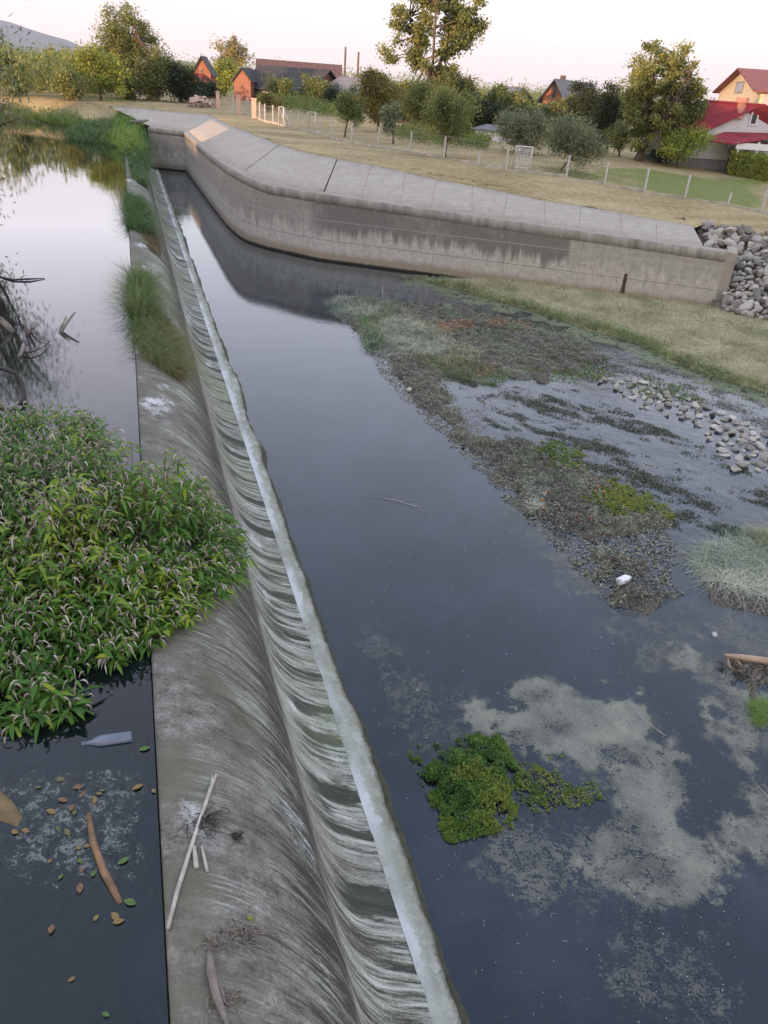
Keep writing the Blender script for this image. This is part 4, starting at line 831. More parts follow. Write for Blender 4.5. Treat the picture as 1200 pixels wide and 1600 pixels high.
def pole(px, ybase, ytop, label):
    p = gat(px, ybase); h_ = ztop(p, ytop); t = empty('utility_pole', p, label, 'pole', 'wooden poles behind the barns'); m_ = MB(); m_.tube([p-[0, 0, .3], [p[0], p[1], h_]], [.17, .12], 8); m_.build('shaft', simple('grey_wood', (.13, .11, .09), .9), t)
    m_ = MB(); m_.tube([[p[0], p[1], h_-.05], [p[0], p[1], h_+.06]], [.13, .09], 8); m_.build('cap', BARK, t)
pole(537, 158, 74, 'taller grey wooden pole left of its neighbour'); pole(557, 160, 82, 'shorter grey wooden pole right of its neighbour')
# rubble / wood heap beside the first pillar
RUB = mat_stone('rubble_brick', (.5, .36, .28)); rgR = np.random.RandomState(8)
def chunk(name, c, s, mat, rg, parent=None, sub=1, flat=.7, group=None, label=None, cat=None):
    bm = bmesh.new(); bmesh.ops.create_icosphere(bm, subdivisions=sub, radius=1.0)
    ax = rg.normal(size=(12, 3)); ax /= np.linalg.norm(ax, axis=1)[:, None]; dd = rg.uniform(.45, .8, 12)
    for v in bm.verts:
        n = np.array(v.co)
        for a_, d_ in zip(ax, dd):
            k = n @ a_
            if k > d_: n = n-a_*(k-d_)
        v.co = n*np.array([1, rg.uniform(.98, 1.02), 1])
    me = bpy.data.meshes.new(name); bm.to_mesh(me); bm.free(); o = link(name, me, mat, parent)
    sx = rg.uniform(.75, 1.3); o.scale = (s*sx, s/sx*rg.uniform(.8, 1.1), s*flat*rg.uniform(.8, 1.2)); o.rotation_euler = tuple(rg.uniform(-.5, .5, 2))+(rg.uniform(0, 6.3),); o.location = [float(x) for x in c]
    return tag(o, label, cat, group)
protos = []
def stone_copy(c, s, mat, rg, name, label, group, flat=.7, cat='stone'):
    key = mat.name+str(rg.randint(9))
    src = next((o for k, o in protos if k == key), None)
    if src is None:
        o = chunk(name, c, s, mat, rg, sub=2, flat=flat, group=group, label=label, cat=cat); protos.append((key, o)); return o
    o = src.copy(); C.objects.link(o); sx = rg.uniform(.75, 1.3); o.scale = (s*sx, s/sx*rg.uniform(.8, 1.1), s*flat*rg.uniform(.8, 1.2)); o.rotation_euler = tuple(rg.uniform(-.6, .6, 2))+(rg.uniform(0, 6.3),)
    o.location = [float(x) for x in c]; o.name = name; return tag(o, label, cat, group)
for k in range(42):
    f = rgR.rand(); p = gat(296+40*f+rgR.normal(0, 2), 167.5+rgR.uniform(-2.5, 1.5)); stone_copy(p+[0, 0, rgR.uniform(0, .75)*math.sin(math.pi*(f*.8+.15))], rgR.uniform(.16, .34), RUB, rgR, 'rubble', 'broken brick in the pinkish rubble heap at the far end of the fence', 'broken bricks in the rubble heap', cat='rubble')
# hedge and dark trailer by the white house
p = gat(1165, 268); hd = empty('hedge', p, 'clipped leafy hedge with yellowing leaves at the right edge before the white house', 'hedge'); rg = np.random.RandomState(12)
h0, h1 = gat(1134, 271), gat(1245, 291); n = 16000; f = rg.rand(n); zt_ = ztop(h0, 237)
face = rg.rand(n); P = h0+(h1-h0)*f[:, None]; dn = (h1-h0)[:2]; dn = np.array([-dn[1], dn[0]])/np.linalg.norm(dn); w = rg.uniform(-.5, .9, n); w = np.where(face < .5, -.5+rg.normal(0, .06, n), w)
P = P+np.c_[w[:, None]*dn, np.where(face < .5, rg.uniform(0, 1, n)*(zt_-h0[2]), (zt_-h0[2])*(1+rg.normal(0, .03, n)))]; P += rg.normal(0, .05, (n, 3))
V, F = leaf_quads(P, rg.normal(size=(n, 3))-[0, 0, .4], rg.normal(size=(n, 3)), rg.uniform(.06, .13, n), rg.uniform(.05, .09, n)); mesh_np('hedge_leaves', V, F, LM['lime'], hd, {'tone': rep(np.clip(rg.normal(.5, .25, n), 0, 1), 4)})
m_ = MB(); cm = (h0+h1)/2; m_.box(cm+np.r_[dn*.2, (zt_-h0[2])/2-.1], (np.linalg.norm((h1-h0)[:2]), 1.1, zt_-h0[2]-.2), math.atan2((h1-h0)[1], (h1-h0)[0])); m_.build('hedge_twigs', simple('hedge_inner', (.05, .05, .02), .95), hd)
a, u, v, L = frame((1026, 255), (1046, 257)); tt = empty('garden_cart', a, 'dark box cart parked between the walnut and the small round tree', 'cart')
wallbox(tt, 'cart_body', simple('cart_black', (.02, .02, .025), .5), a+[0, 0, 0], u, v, L, .8, a[2]+.2, a[2]+.62)
for s in (.2, .8):
    m_ = MB(); m_.tube([a+u*L*s-v*.06+[0, 0, .18], a+u*L*s+v*.02+[0, 0, .18]], .17, 14); m_.build('wheel', simple('rubber%d' % int(s*10), (.015, .015, .015), .8), tt)
m_ = MB(); m_.tube([a+[0, 0, .6], a-u*.3+[0, 0, .95]], .02, 5); m_.build('handle', SO, tt)
# riprap beside the wall's end
RIP = mat_stone('riprap_stone', (.42, .385, .33), .4, .3); rg = np.random.RandomState(21); placed = []
rip_c = []
for k in range(14000):
    if len(rip_c) >= 285: break
    a_, b_ = rg.rand(2); tp = np.array(rip_top[0])+dv*(a_*7.5); fo = np.array(rip_foot[0])+dv*(.2+a_*7.0); xy = tp*(1-b_)+fo*b_; z = .32*(1-b_)-1.45*b_; s = rg.uniform(.09, .27)
    px, py = proj((xy[0], xy[1], z))
    if px > 1260 or (px < 1132 and py > 384 and b_ > .3): continue
    if any((xy[0]-x)**2+(xy[1]-y)**2+(z-zz)**2 < (.55*(s+ss_))**2 for x, y, zz, ss_ in rip_c): continue
    rip_c.append((xy[0], xy[1], z, s)); stone_copy((xy[0], xy[1], z+rg.uniform(-.02, .1)), s, RIP, rg, 'riprap_stone', 'grey angular stone in the slope of riprap beside the right end of the wall', 'riprap stones beside the wall end', .75)
V = np.array([list(np.array(rip_top[0])-dv*.25)+[.2], list(np.array(rip_top[0])+dv*40)+[.2], list(np.array(rip_foot[0])+dv*40)+[-1.62], list(np.array(rip_foot[0])+dv*.25)+[-1.62]])
g_ = np.linspace(0, 1, 90); A_, B_ = np.meshgrid(g_, g_, indexing='ij'); RV = (V[0]*(1-A_[..., None])+V[1]*A_[..., None])*(1-B_[..., None])+(V[3]*(1-A_[..., None])+V[2]*A_[..., None])*B_[..., None]
RV[..., 2] += (fbm(RV[..., 0]*3, RV[..., 1]*3, 4)-.5)*.3
tag(mesh_np('embankment', RV.reshape(-1, 3), grid_faces(90, 90), simple('rubble_soil', (.13, .11, .08), .95, .5, 6, .8), smooth=True), kind='structure')
# straw-coloured grass on the right bank and on the lawn rim
GM = {'straw': leafmat('blade_straw', (.15, .18, .07), (.38, .36, .2), (.6, .53, .35), .2, .7), 'fresh': leafmat('blade_fresh', (.06, .11, .025), (.12, .21, .04), (.24, .34, .08), .3, .5),
      'silver': leafmat('blade_silver', (.11, .16, .09), (.33, .38, .28), (.58, .57, .44), .2, .6), 'reed': leafmat('blade_reed', (.03, .07, .014), (.07, .14, .025), (.15, .24, .05), .3, .5),
      'tuft': leafmat('blade_tuft', (.07, .12, .03), (.15, .2, .06), (.3, .28, .12), .3, .6), 'brown': leafmat('blade_brown', (.08, .06, .025), (.17, .13, .055), (.27, .19, .09), .2, .7)}
def grass(name, poly, zf, n, L, W, droop, mat, seed, tilt=.6, kind='stuff', label=None, cat=None, parent=None, wfun=None, tone=(.5, .22), lift=0):
    rg = np.random.RandomState(seed); a = np.array(poly); lo, hi = a[:, :2].min(0), a[:, :2].max(0); x = rg.uniform(lo[0], hi[0], n*6); y = rg.uniform(lo[1], hi[1], n*6)
    ok = in_poly(x, y, poly)
    if wfun is not None: ok &= rg.rand(len(x)) < wfun(x, y)
    x, y = x[ok][:n], y[ok][:n]; m = len(x); D = np.c_[rg.normal(0, tilt, (m, 2)), rg.uniform(.3, 1, m)]
    V, F = blades(np.c_[x, y, zf(x, y)+lift], D, L*rg.uniform(.5, 1.3, m), W*rg.uniform(.6, 1.3, m), rg.uniform(.1, 1, m)*droop)
    tn_ = np.clip((fbm(x*1.6+3, y*1.6, 3)-.5)*1.4+tone[0]+rg.normal(0, tone[1], m), 0, 1)
    o = mesh_np(name, V, F, GM[mat], parent, {'tone': rep(tn_, 8)}); return tag(o, label, cat, kind=kind) if parent is None else o
bp_s = [tuple(p) for p in bank_line]
grass('bank_straw', [tuple(at(660, 437, -1.7)[:2])]+bank_line+[(bank_line[-1][0]+1.5, bank_line[-1][1]-.6), (20.5, 18.5), (19.2, 21.3), (11.9, 24.6)], bed_z, 80000, .2, .011, .9, 'straw', 31, 1.5, tone=(.66, .2))
def edge_w(x, y): d = seg_dist(x, y, bank_line); return np.exp(-(d/.28)**2)*(.35+1.0*fbm(x*1.1, y*1.1, 2)**1.5)
grass('bank_edge_grass', bank_poly[:-6]+[(19, 15), (14, 22)], bed_z, 15000, .3, .012, .7, 'fresh', 32, .5, wfun=lambda x, y: np.clip(edge_w(x, y)*1.6, 0, 1))
# =================================================================== VEGETATION ON THE WEIR AND IN THE WATER
PH = [NT, 0]
def weir_pt(u, y):     # point on the face, u = arc length from the crest's upstream lip
    x = np.interp(u, pa, prof[:, 0]); z = np.interp(u, pa, prof[:, 1]); return np.stack([x, np.full_like(x, 1)*y, z], -1)
def tuft(name, yr, ur, n, L, mat, label, seed, droop=1.0, W=.012, brown=False, tip=0):
    rg = np.random.RandomState(seed); y = rg.uniform(0, 1, n); u = rg.uniform(0, 1, n)
    yy = yr[0]+(yr[1]-yr[0])*y; uu = ur[0]+(ur[1]-ur[0])*u; keep = ((y-.5)**2+(u-.5)**2*.8) < .27*(.6+.8*fbm(yy*2, uu*3, 2)); yy, uu = yy[keep]-uu[keep]*tip, uu[keep]; m = len(yy)
    P = weir_pt(uu, yy); ang = rg.uniform(0, 2*math.pi, m); D = np.c_[np.cos(ang)*.55+.18*(uu > .3), np.sin(ang)*.55, rg.uniform(.35, 1.1, m)]
    V, F = blades(P, D, L*rg.uniform(.5, 1.25, m), W*rg.uniform(.6, 1.4, m), rg.uniform(.3, 1.2, m)*droop, 4)
    tone = np.clip(.4+rg.normal(0, .2, m)+(.5*(uu-.7) if brown else 0), 0, 1)
    t = empty(name, P.mean(0), label, 'grass'); mesh_np('blades', V, F, GM[mat], t, {'tone': rep(tone, 10)})
    if brown:
        k = uu > .55; P2 = P[k]; mm = len(P2); D2 = np.c_[rg.normal(.3, .4, mm), rg.normal(0, .4, mm), rg.uniform(.2, .9, mm)]
        V, F = blades(P2, D2, L*.9*rg.uniform(.5, 1.2, mm), W*.8*np.ones(mm), rg.uniform(.6, 1.4, mm), 4); mesh_np('dry_blades', V, F, GM['brown'], t, {'tone': rep(rg.rand(mm), 10)})
    return t
tuft('grass_tuft', (14.4, 17.6), (-.02, .8), 3600, .75, 'tuft', 'soft green grass tuft arching from the water across the middle of the crest', 1, W=.01, tip=.5, droop=.7)
tuft('grass_tuft', (12.6, 15.8), (.4, 1.25), 3400, .46, 'tuft', 'grass clump browning at its lower end on the steep face of the weir', 2, brown=True, W=.009, tip=1.2)
tuft('grass_tuft', (23.6, 29.8), (.18, 1.15), 4600, .6, 'reed', 'dense dark green grass clump on the weir beyond the browning one', 3, W=.016, droop=.8, tip=1.5)
tuft('grass_tuft', (21.5, 25.5), (.8, 1.3), 900, .4, 'brown', 'dull brownish grass low on the face below the dense green clump', 4, W=.014, tip=1)
tuft('grass_tuft', (33, 42), (.65, 1.35), 2600, .55, 'reed', 'dark green overgrowth on the face just beyond the dense clump', 5, W=.022)
tuft('grass_tuft', (41, 53), (.55, 1.4), 4500, .7, 'reed', 'tall green growth smothering the far end of the weir', 6, W=.03)
# reeds and bushes on the far shore and on the spit
def shore_bush(px_poly, z0, n, L, hgt, mat, label, seed, cat='reeds', name='reed_bed', W=.03, tone=(.45, .2)):
    poly = [tuple(at(px, py, z0)[:2]) for px, py in px_poly]; rg = np.random.RandomState(seed); a = np.array(poly); lo, hi = a.min(0), a.max(0)
    x = rg.uniform(lo[0], hi[0], n*8); y = rg.uniform(lo[1], hi[1], n*8); ok = in_poly(x, y, poly); x, y = x[ok][:n], y[ok][:n]; m = len(x)
    hh = hgt*np.clip(sdf(x, y, poly)*1.4+.25, .1, 1)*(.6+.7*fbm(x*.7, y*.7, 3)); t = empty(name, (a[:, 0].mean(), a[:, 1].mean(), z0), label, cat)
    P = np.c_[x, y, z0+rg.uniform(0, .75, m)*hh]; D = np.c_[rg.normal(0, .6, (m, 2)), rg.uniform(.1, 1, m)]
    V, F = blades(P, D, L*rg.uniform(.5, 1.2, m), W*rg.uniform(.6, 1.4, m), rg.uniform(.2, 1, m), 3); mesh_np('foliage', V, F, GM[mat], t, {'tone': rep(np.clip(rg.normal(tone[0], tone[1], m)+fbm(x, y, 2)*.4-.2, 0, 1), 8)}); return t
GM['vivid'] = leafmat('blade_vivid', (.06, .13, .02), (.12, .23, .03), (.3, .36, .05), .35, .5)
shore_bush([(-30, 187), (10, 186), (62, 191), (60, 183), (0, 176), (-30, 176)], 0, 3500, .6, 1.0, 'vivid', 'yellow-green reed bed along the far shore at the left edge', 11)
shore_bush([(55, 191), (130, 200), (136, 190), (80, 180), (55, 181)], 0, 3500, .6, 1.1, 'vivid', 'bright green bush on the far shore next to the spit', 12)
shore_bush([(98, 214), (130, 222), (170, 226), (205, 228), (218, 208), (180, 196), (125, 200)], 0, 6500, .5, .75, 'reed', 'low dark green growth floating on the spit before the weir end', 13)
shore_bush([(140, 208), (165, 214), (186, 214), (180, 202), (150, 200)], 0, 1800, .5, .9, 'tuft', 'pale greyish clump on the middle of the spit', 14)
shore_bush([(170, 222), (196, 242), (222, 240), (226, 214), (214, 190), (180, 185)], 0.1, 7000, .6, 1.15, 'vivid', 'bright green bush on the bank where the weir meets the slabs', 15)
shore_bush([(196, 262), (232, 272), (236, 232), (222, 205), (198, 214)], -.3, 5000, .6, 1.0, 'reed', 'dark hanging growth between the weir end and the wall', 16)
# a willow leaning over the left bank
rg = np.random.RandomState(5); wb = at(-55, 372, .1); wl = empty('willow', wb, 'grey-green willow overhanging the upstream water at the left edge', 'tree'); m_ = MB(); tips = []
for k in range(26):
    a_ = rg.uniform(-.9, 1.0); p1 = wb+np.array([rg.uniform(-.6, .9), rg.uniform(-1, 1.2), rg.uniform(1.5, 3.4)]); p2 = p1+np.array([rg.uniform(-.3, .85), rg.uniform(-1.1, 1.1), rg.uniform(.2, 1.5)]); m_.tube([wb, (wb+p1)/2+rg.normal(0, .1, 3), p1, p2], [.09, .05, .03, .008], 5, False); tips += [p1*.6+p2*.4, p2, p1, (p1+wb)/2]
m_.build('trunk', BARK, wl, True); tips = np.array(tips); n = 9000; P = tips[rg.randint(len(tips), size=n)]+rg.normal(0, .3, (n, 3)); D = rg.normal(size=(n, 3))*.6-[0, 0, .5]
V, F = leaf_quads(P, D, rg.normal(size=(n, 3)), rg.uniform(.1, .2, n), rg.uniform(.02, .035, n)); mesh_np('crown', V, F, LM['grey'], wl, {'tone': rep(rg.rand(n)*.7, 4)})

# --- big flowering knotweed clump
KW = [leafmat('knotweed_leaf', (.045, .115, .02), (.12, .25, .038), (.38, .46, .05), .4, .4), simple('knotweed_stem', (.13, .09, .04), .6), leafmat('knotweed_flower', (.28, .28, .17), (.48, .38, .32), (.66, .6, .48), .2, .8)]
def knotweed(name, poly, hfun, nst, seed, label, z0=0.0, leafL=.138, tilt=.45):
    rg = np.random.RandomState(seed); a = np.array(poly); lo, hi = a.min(0), a.max(0); x = rg.uniform(lo[0], hi[0], nst*8); y = rg.uniform(lo[1], hi[1], nst*8)
    ok = in_poly(x, y, poly); x, y = x[ok][:nst], y[ok][:nst]; m = len(x); s = sdf(x, y, poly); h_ = hfun(x, y, s)
    c = a.mean(0); out = norm(np.c_[x-c[0], y-c[1]]); lean = np.clip(1-s/.7, 0, 1)[:, None]*out*tilt+rg.normal(0, .12, (m, 2))
    root = np.c_[x, y, np.where(x > -.15, z0+.0-np.clip((x-.1), 0, 1)**1.6*.5, z0-.05)]; tip = root+np.c_[lean, np.ones(m)]*h_[:, None]*rg.uniform(.75, 1.12, m)[:, None]
    t = empty(name, (c[0], c[1], z0), label, 'plant'); mb = MB()
    for i in range(0, m, 2):
        mid = (root[i]+tip[i])/2+np.r_[-lean[i]*.15, 0]; mb.tube([root[i], mid, tip[i]], [.006, .005, .003], 3, False)
    mb.build('stems', KW[1], t)
    per = 13; f = rg.uniform(.35, 1.05, (m, per)); P = (root[:, None]*(1-f[..., None])+tip[:, None]*f[..., None]).reshape(-1, 3); n = len(P); ang = rg.uniform(0, 6.283, n)
    D = np.c_[np.cos(ang), np.sin(ang), rg.uniform(.05, .8, n)]; P += D*.02
    V, F = leaf_lance(P, D, leafL*rg.uniform(.45, 1.3, n), leafL*.23*rg.uniform(.7, 1.2, n), rg.uniform(.25, .95, n), rg)
    patch = rep(fbm(x*1.3+2, y*1.3, 2), per); tone = np.clip(rg.normal(.38, .2, n)+(patch-.5)*.7, 0, 1); yel = rg.rand(n) < .025+.25*(patch > .68); tone = np.where(yel, rg.uniform(.75, 1, n), tone)
    mesh_np('leaves', V, F, KW[0], t, {'tone': rep(tone, 12)}, smooth=True)
    # drooping flower spikes: short bent tapering rods
    k = 4; P = (tip[:, None]+rg.normal(0, .05, (m, k, 3))+[0, 0, .01]).reshape(-1, 3); P = P[rg.rand(len(P)) < .85]; n = len(P); ang = rg.uniform(0, 6.283, n); H = np.c_[np.cos(ang), np.sin(ang), np.zeros(n)]; Ls = rg.uniform(.05, .12, n)[:, None]; rr = rg.uniform(.005, .0085, n)[:, None]
    rings = []; up = np.array([0, 0, 1.]); Sd = np.cross(H, up)
    for tt_, w in ((0, .5), (.3, 1), (.65, 1), (1, .35)):
        c_ = P+H*Ls*(tt_*.75-.15*tt_*tt_)+up*Ls*(.5*tt_-1.05*tt_*tt_)
        for aa in (0, 2.1, 4.2): rings.append(c_+Sd*math.cos(aa)*rr*w+(up*.7+H*.7)*math.sin(aa)*rr*w)
    V = np.stack(rings, 1).reshape(-1, 3); f = [(r*3+q_, r*3+(q_+1) % 3, (r+1)*3+(q_+1) % 3, (r+1)*3+q_) for r in range(3) for q_ in range(3)]
    F = (np.arange(n).reshape(-1, 1, 1)*12+np.array(f)[None]).reshape(-1, 4); mesh_np('flower_spikes', V, F, KW[2], t, {'tone': rep(rg.rand(n), 12)}, smooth=True)
    return t
kp = [tuple(at(px, py, .05)[:2]) for px, py in [(-330, 1020), (-100, 1045), (60, 1065), (130, 1045), (215, 1010), (290, 970), (330, 930), (376, 880), (372, 825), (320, 785), (225, 775), (160, 735), (95, 720), (0, 730), (-250, 760)]]
knotweed('knotweed_clump', kp, lambda x, y, s: .16+.62*sstep(0, .85, s)*(.2+1.6*fbm(x*2.2, y*2.2, 3)), 1800, 3, 'large leafy green knotweed clump with drooping pinkish flower spikes lapping over the weir crest')
kp2 = [tuple(at(px, py, .0)[:2]) for px, py in [(-120, 1130), (-40, 1135), (60, 1130), (130, 1105), (70, 1060), (-100, 1065)]]
knotweed('knotweed_shoot', kp2, lambda x, y, s: .14+.2*sstep(0, .3, s), 70, 4, 'low leafy knotweed shoots hanging over dark water at the front of the large clump', leafL=.15, tilt=.8)
kp3 = [tuple(at(px, py, .05)[:2]) for px, py in [(-30, 720), (60, 712), (150, 722), (170, 700), (110, 672), (20, 670), (-60, 690)]]
knotweed('knotweed_shoot', kp3, lambda x, y, s: .3+.45*sstep(0, .6, s)*fbm(x*2, y*2, 2), 130, 6, 'taller thin knotweed shoots sticking up behind the large clump', leafL=.13)
# --- watercress clump in the basin
CRM = leafmat('cress_leaf', (.04, .1, .02), (.1, .2, .035), (.3, .3, .05), .3, .45)
def cress(name, px_poly, n, hgt, L, label, seed, z0=ZD, tone=.32, amber=.03, cat='plant'):
    poly = [tuple(at(px, py, z0)[:2]) for px, py in px_poly]; rg = np.random.RandomState(seed); a = np.array(poly); lo, hi = a.min(0), a.max(0)
    x = rg.uniform(lo[0], hi[0], n*5); y = rg.uniform(lo[1], hi[1], n*5); s = sdf(x, y, poly); nn = fbm(x*7, y*7, 3)
    ok = (s+(nn-.5)*.75+(fbm(x*22, y*22, 2)-.5)*.25 > 0) & (rg.rand(len(x)) < .05+1.9*fbm(x*13, y*13, 3)**2.2); x, y, s, nn = [q_[ok][:n] for q_ in (x, y, s, nn)]; m = len(x)
    hh = hgt*np.clip(s*3.2+.2, .08, 1)*(.35+1.1*nn); P = np.c_[x, y, z0+.004+hh*rg.uniform(.3, 1, m)]; D = np.c_[rg.normal(0, .8, (m, 2)), rg.uniform(0, .9, m)]; N = rg.normal(0, .5, (m, 3))+[0, 0, 1]
    l = L*rg.uniform(.5, 1.4, m); V, F = leaf_quads(P, D, N, l, l*.65); t = empty(name, (a[:, 0].mean(), a[:, 1].mean(), z0), label, cat)
    tn_ = np.clip(tone+(nn-.5)*1.2+rg.normal(0, .15, m), 0, .8); tn_ = np.where(rg.rand(m) < amber+.5*(fbm(x*5+9, y*5, 2) > .68), rg.uniform(.8, 1, m), tn_)
    mesh_np('leaves', V, F, CRM, t, {'tone': rep(tn_, 4)}); k = min(m, 500); mb = MB()
    for i in range(k): mb.tube([[x[i], y[i], z0-.01], P[i]+D[i]*.02], .0022, 3, False)
    mb.build('stems', KW[1], t); return t
cress('watercress_clump', [(652, 1200), (690, 1160), (740, 1150), (790, 1165), (812, 1205), (805, 1250), (790, 1300), (735, 1305), (690, 1270), (665, 1240)], 24000, .1, .021, 'rounded bright green watercress clump floating in the dark basin', 1)
cress('watercress_tail', [(800, 1195), (860, 1205), (930, 1235), (945, 1250), (900, 1262), (840, 1270), (790, 1262)], 2200, .035, .02, 'sparse olive trailing end of the watercress drifting to the right', 2, tone=.6, amber=.12)
cress('weed_mat', [(880, 755), (960, 752), (1040, 790), (1062, 812), (1000, 812), (930, 800), (880, 785)], 7000, .05, .032, 'yellow-green leafy mat behind the gabion mesh in the shallow water', 3, tone=.75, amber=.2)
cress('weed_mat', [(800, 700), (860, 690), (905, 700), (915, 735), (870, 738), (820, 722)], 3200, .025, .03, 'pale grey-green leafy mat nearest the middle of the riffle', 4, tone=.6)
cress('weed_mat', [(800, 560), (900, 560), (960, 585), (900, 600), (820, 590)], 4000, .02, .03, 'flat green weed mat near the right bank before the orange leaf patches', 5, tone=.55)
cress('weed_mat', [(980, 590), (1060, 600), (1100, 625), (1040, 630), (985, 615)], 1800, .02, .03, 'thin green weed mat just above the river stones', 6, tone=.5)
# --- straw and silvery grass islands
def isl(name, px_poly, n, L, mat, label, seed, tilt=.9, droop=1.2, W=.008, lift=0, tone=(.6, .2)):
    poly = [tuple(at(px, py, ZD)[:2]) for px, py in px_poly]; t = empty(name, tuple(np.mean(poly, 0))+(ZD,), label, 'grass')
    grass('blades', poly, lambda x, y: np.maximum(bed_z(x, y), ZD), n, L, W, droop, mat, seed, tilt, parent=t, tone=tone, lift=lift); return t
isl('grass_island', [(505, 472), (560, 462), (610, 470), (640, 500), (560, 505), (515, 492)], 4000, .28, 'silver', 'green-grey grass at the far tip of the rubble ledge', 41, tone=(.3, .2))
isl('grass_island', [(560, 520), (600, 505), (650, 505), (700, 540), (690, 562), (620, 560), (570, 548)], 4200, .32, 'silver', 'silvery flattened grass on the rubble ledge left of the orange leaf patch', 42)
isl('grass_island', [(545, 480), (620, 478), (720, 540), (760, 560), (700, 580), (600, 540)], 3200, .3, 'straw', 'straw-coloured trampled grass along the top of the ledge', 43, tone=(.6, .2))
isl('grass_island', [(560, 500), (590, 500), (600, 545), (575, 548)], 1500, .26, 'fresh', 'dark fresh green reeds at the water edge of the ledge', 44, tilt=.4, tone=(.15, .1))
isl('grass_island', [(640, 560), (720, 560), (800, 590), (770, 605), (700, 590)], 2200, .24, 'tuft', 'olive matted grass trailing into the riffle', 45)
isl('grass_tussock', [(1078, 880), (1100, 850), (1150, 838), (1230, 842), (1260, 900), (1200, 945), (1120, 925)], 5200, .36, 'silver', 'big pale silvery grass tussock on the islet at the right edge', 46, tilt=2.0, W=.008, tone=(.62, .2))
isl('grass_tussock', [(1170, 835), (1230, 832), (1240, 860), (1180, 862)], 1100, .36, 'straw', 'straw tuft crowning the silvery tussock at the right edge', 47, tilt=1.2, tone=(.8, .15))
isl('grass_tussock', [(1172, 1100), (1205, 1095), (1210, 1130), (1178, 1135)], 500, .14, 'fresh', 'small mossy green tuft below the driftwood log', 48)
isl('grass_island', [(818, 760), (850, 752), (852, 800), (828, 805)], 800, .16, 'silver', 'pale dead grass caught in the gabion mesh', 49, tone=(.7, .2))
# --- debris patches
def litter(name, px_poly, n, L, cols, label, seed, zf=None, cat='leaf litter', flat=.25, z0=ZD, wf=False):
    poly = [tuple(at(px, py, z0)[:2]) for px, py in px_poly]; rg = np.random.RandomState(seed); a = np.array(poly); lo, hi = a.min(0), a.max(0); x = rg.uniform(lo[0], hi[0], n*6); y = rg.uniform(lo[1], hi[1], n*6)
    ok = (sdf(x, y, poly)+(fbm(x*6, y*6, 3)-.5)*.3 > 0) & (rg.rand(len(x)) < (sstep(.47, .66, .55*fbm((x*fd[0]+y*fd[1])*.9+3, (-x*fd[1]+y*fd[0])*2.6, 4)+.45*fbm((x*fd[0]+y*fd[1])*3+13, (-x*fd[1]+y*fd[0])*6, 3))*.9 if wf else .2+1.3*fbm(x*9, y*9, 2)**1.5)); x, y = x[ok][:n], y[ok][:n]; m = len(x); zz = (np.maximum(bed_z(x, y), z0) if zf is None else zf(x, y))+.006
    V, F = leaf_quads(np.c_[x, y, zz+rg.uniform(0, .012, m)], np.c_[rg.normal(size=(m, 2)), rg.normal(0, flat, m)], rg.normal(0, flat, (m, 3))+[0, 0, 1], L*rg.uniform(.5, 1.4, m), L*.5*rg.uniform(.6, 1.3, m))
    return tag(mesh_np(name, V, F, leafmat(name+'_mat%d' % seed, *cols, .1, .8), None, {'tone': rep(rg.rand(m), 4)}), label, kind='stuff')
OR = ((.22, .08, .035), (.42, .19, .1), (.55, .32, .2)); BN = ((.04, .035, .02), (.15, .13, .08), (.36, .33, .23)); GY = ((.08, .08, .06), (.22, .21, .16), (.4, .38, .3))
litter('orange_leaves', [(682, 505), (740, 503), (745, 518), (700, 524), (680, 516)], 1500, .05, OR, None, 1)
litter('orange_leaves', [(758, 504), (790, 500), (795, 510), (765, 514)], 500, .05, OR, None, 2)
litter('orange_leaves', [(800, 504), (835, 506), (830, 514), (800, 512)], 220, .05, OR, None, 3)
litter('orange_leaves', [(745, 575), (775, 575), (768, 590), (745, 585)], 150, .05, OR, None, 13)
litter('leaf_litter', [(520, 462), (700, 475), (860, 510), (960, 560), (700, 600), (750, 690), (840, 690), (1050, 800), (1060, 930), (960, 950), (830, 820), (700, 690), (600, 590)], 24000, .045, BN, None, 4)
litter('drifting_weed', [(700, 590), (900, 610), (1060, 680), (1250, 780), (1250, 860), (1060, 830), (900, 740), (780, 680)], 26000, .035, ((.015, .02, .01), (.05, .06, .03), (.13, .15, .08)), None, 21, wf=True)
litter('drifting_weed', [(640, 470), (820, 495), (1000, 560), (1220, 640), (1220, 680), (1000, 610), (800, 570)], 16000, .04, ((.02, .02, .012), (.075, .085, .045), (.17, .19, .11)), None, 22, wf=True)
litter('ledge_weed', [(520, 462), (700, 475), (860, 510), (960, 560), (700, 600), (750, 690), (840, 690), (1050, 800), (1060, 930), (960, 950), (830, 820), (700, 690), (600, 590)], 15000, .045, ((.06, .08, .04), (.19, .22, .13), (.42, .42, .28)), None, 24)
litter('pale_chips', [(690, 635), (760, 640), (770, 680), (820, 700), (830, 740), (770, 735), (720, 690)], 1400, .035, GY, None, 5)
litter('pale_chips', [(820, 750), (930, 760), (930, 830), (860, 830)], 1500, .04, GY, None, 6)
litter('pale_chips', [(930, 850), (1000, 880), (1050, 930), (1000, 950), (940, 900)], 900, .04, GY, None, 7)
litter('bank_leaf_litter', [(600, 440), (780, 470), (1000, 560), (1180, 640), (1000, 590), (800, 500)], 1600, .04, BN, None, 8)
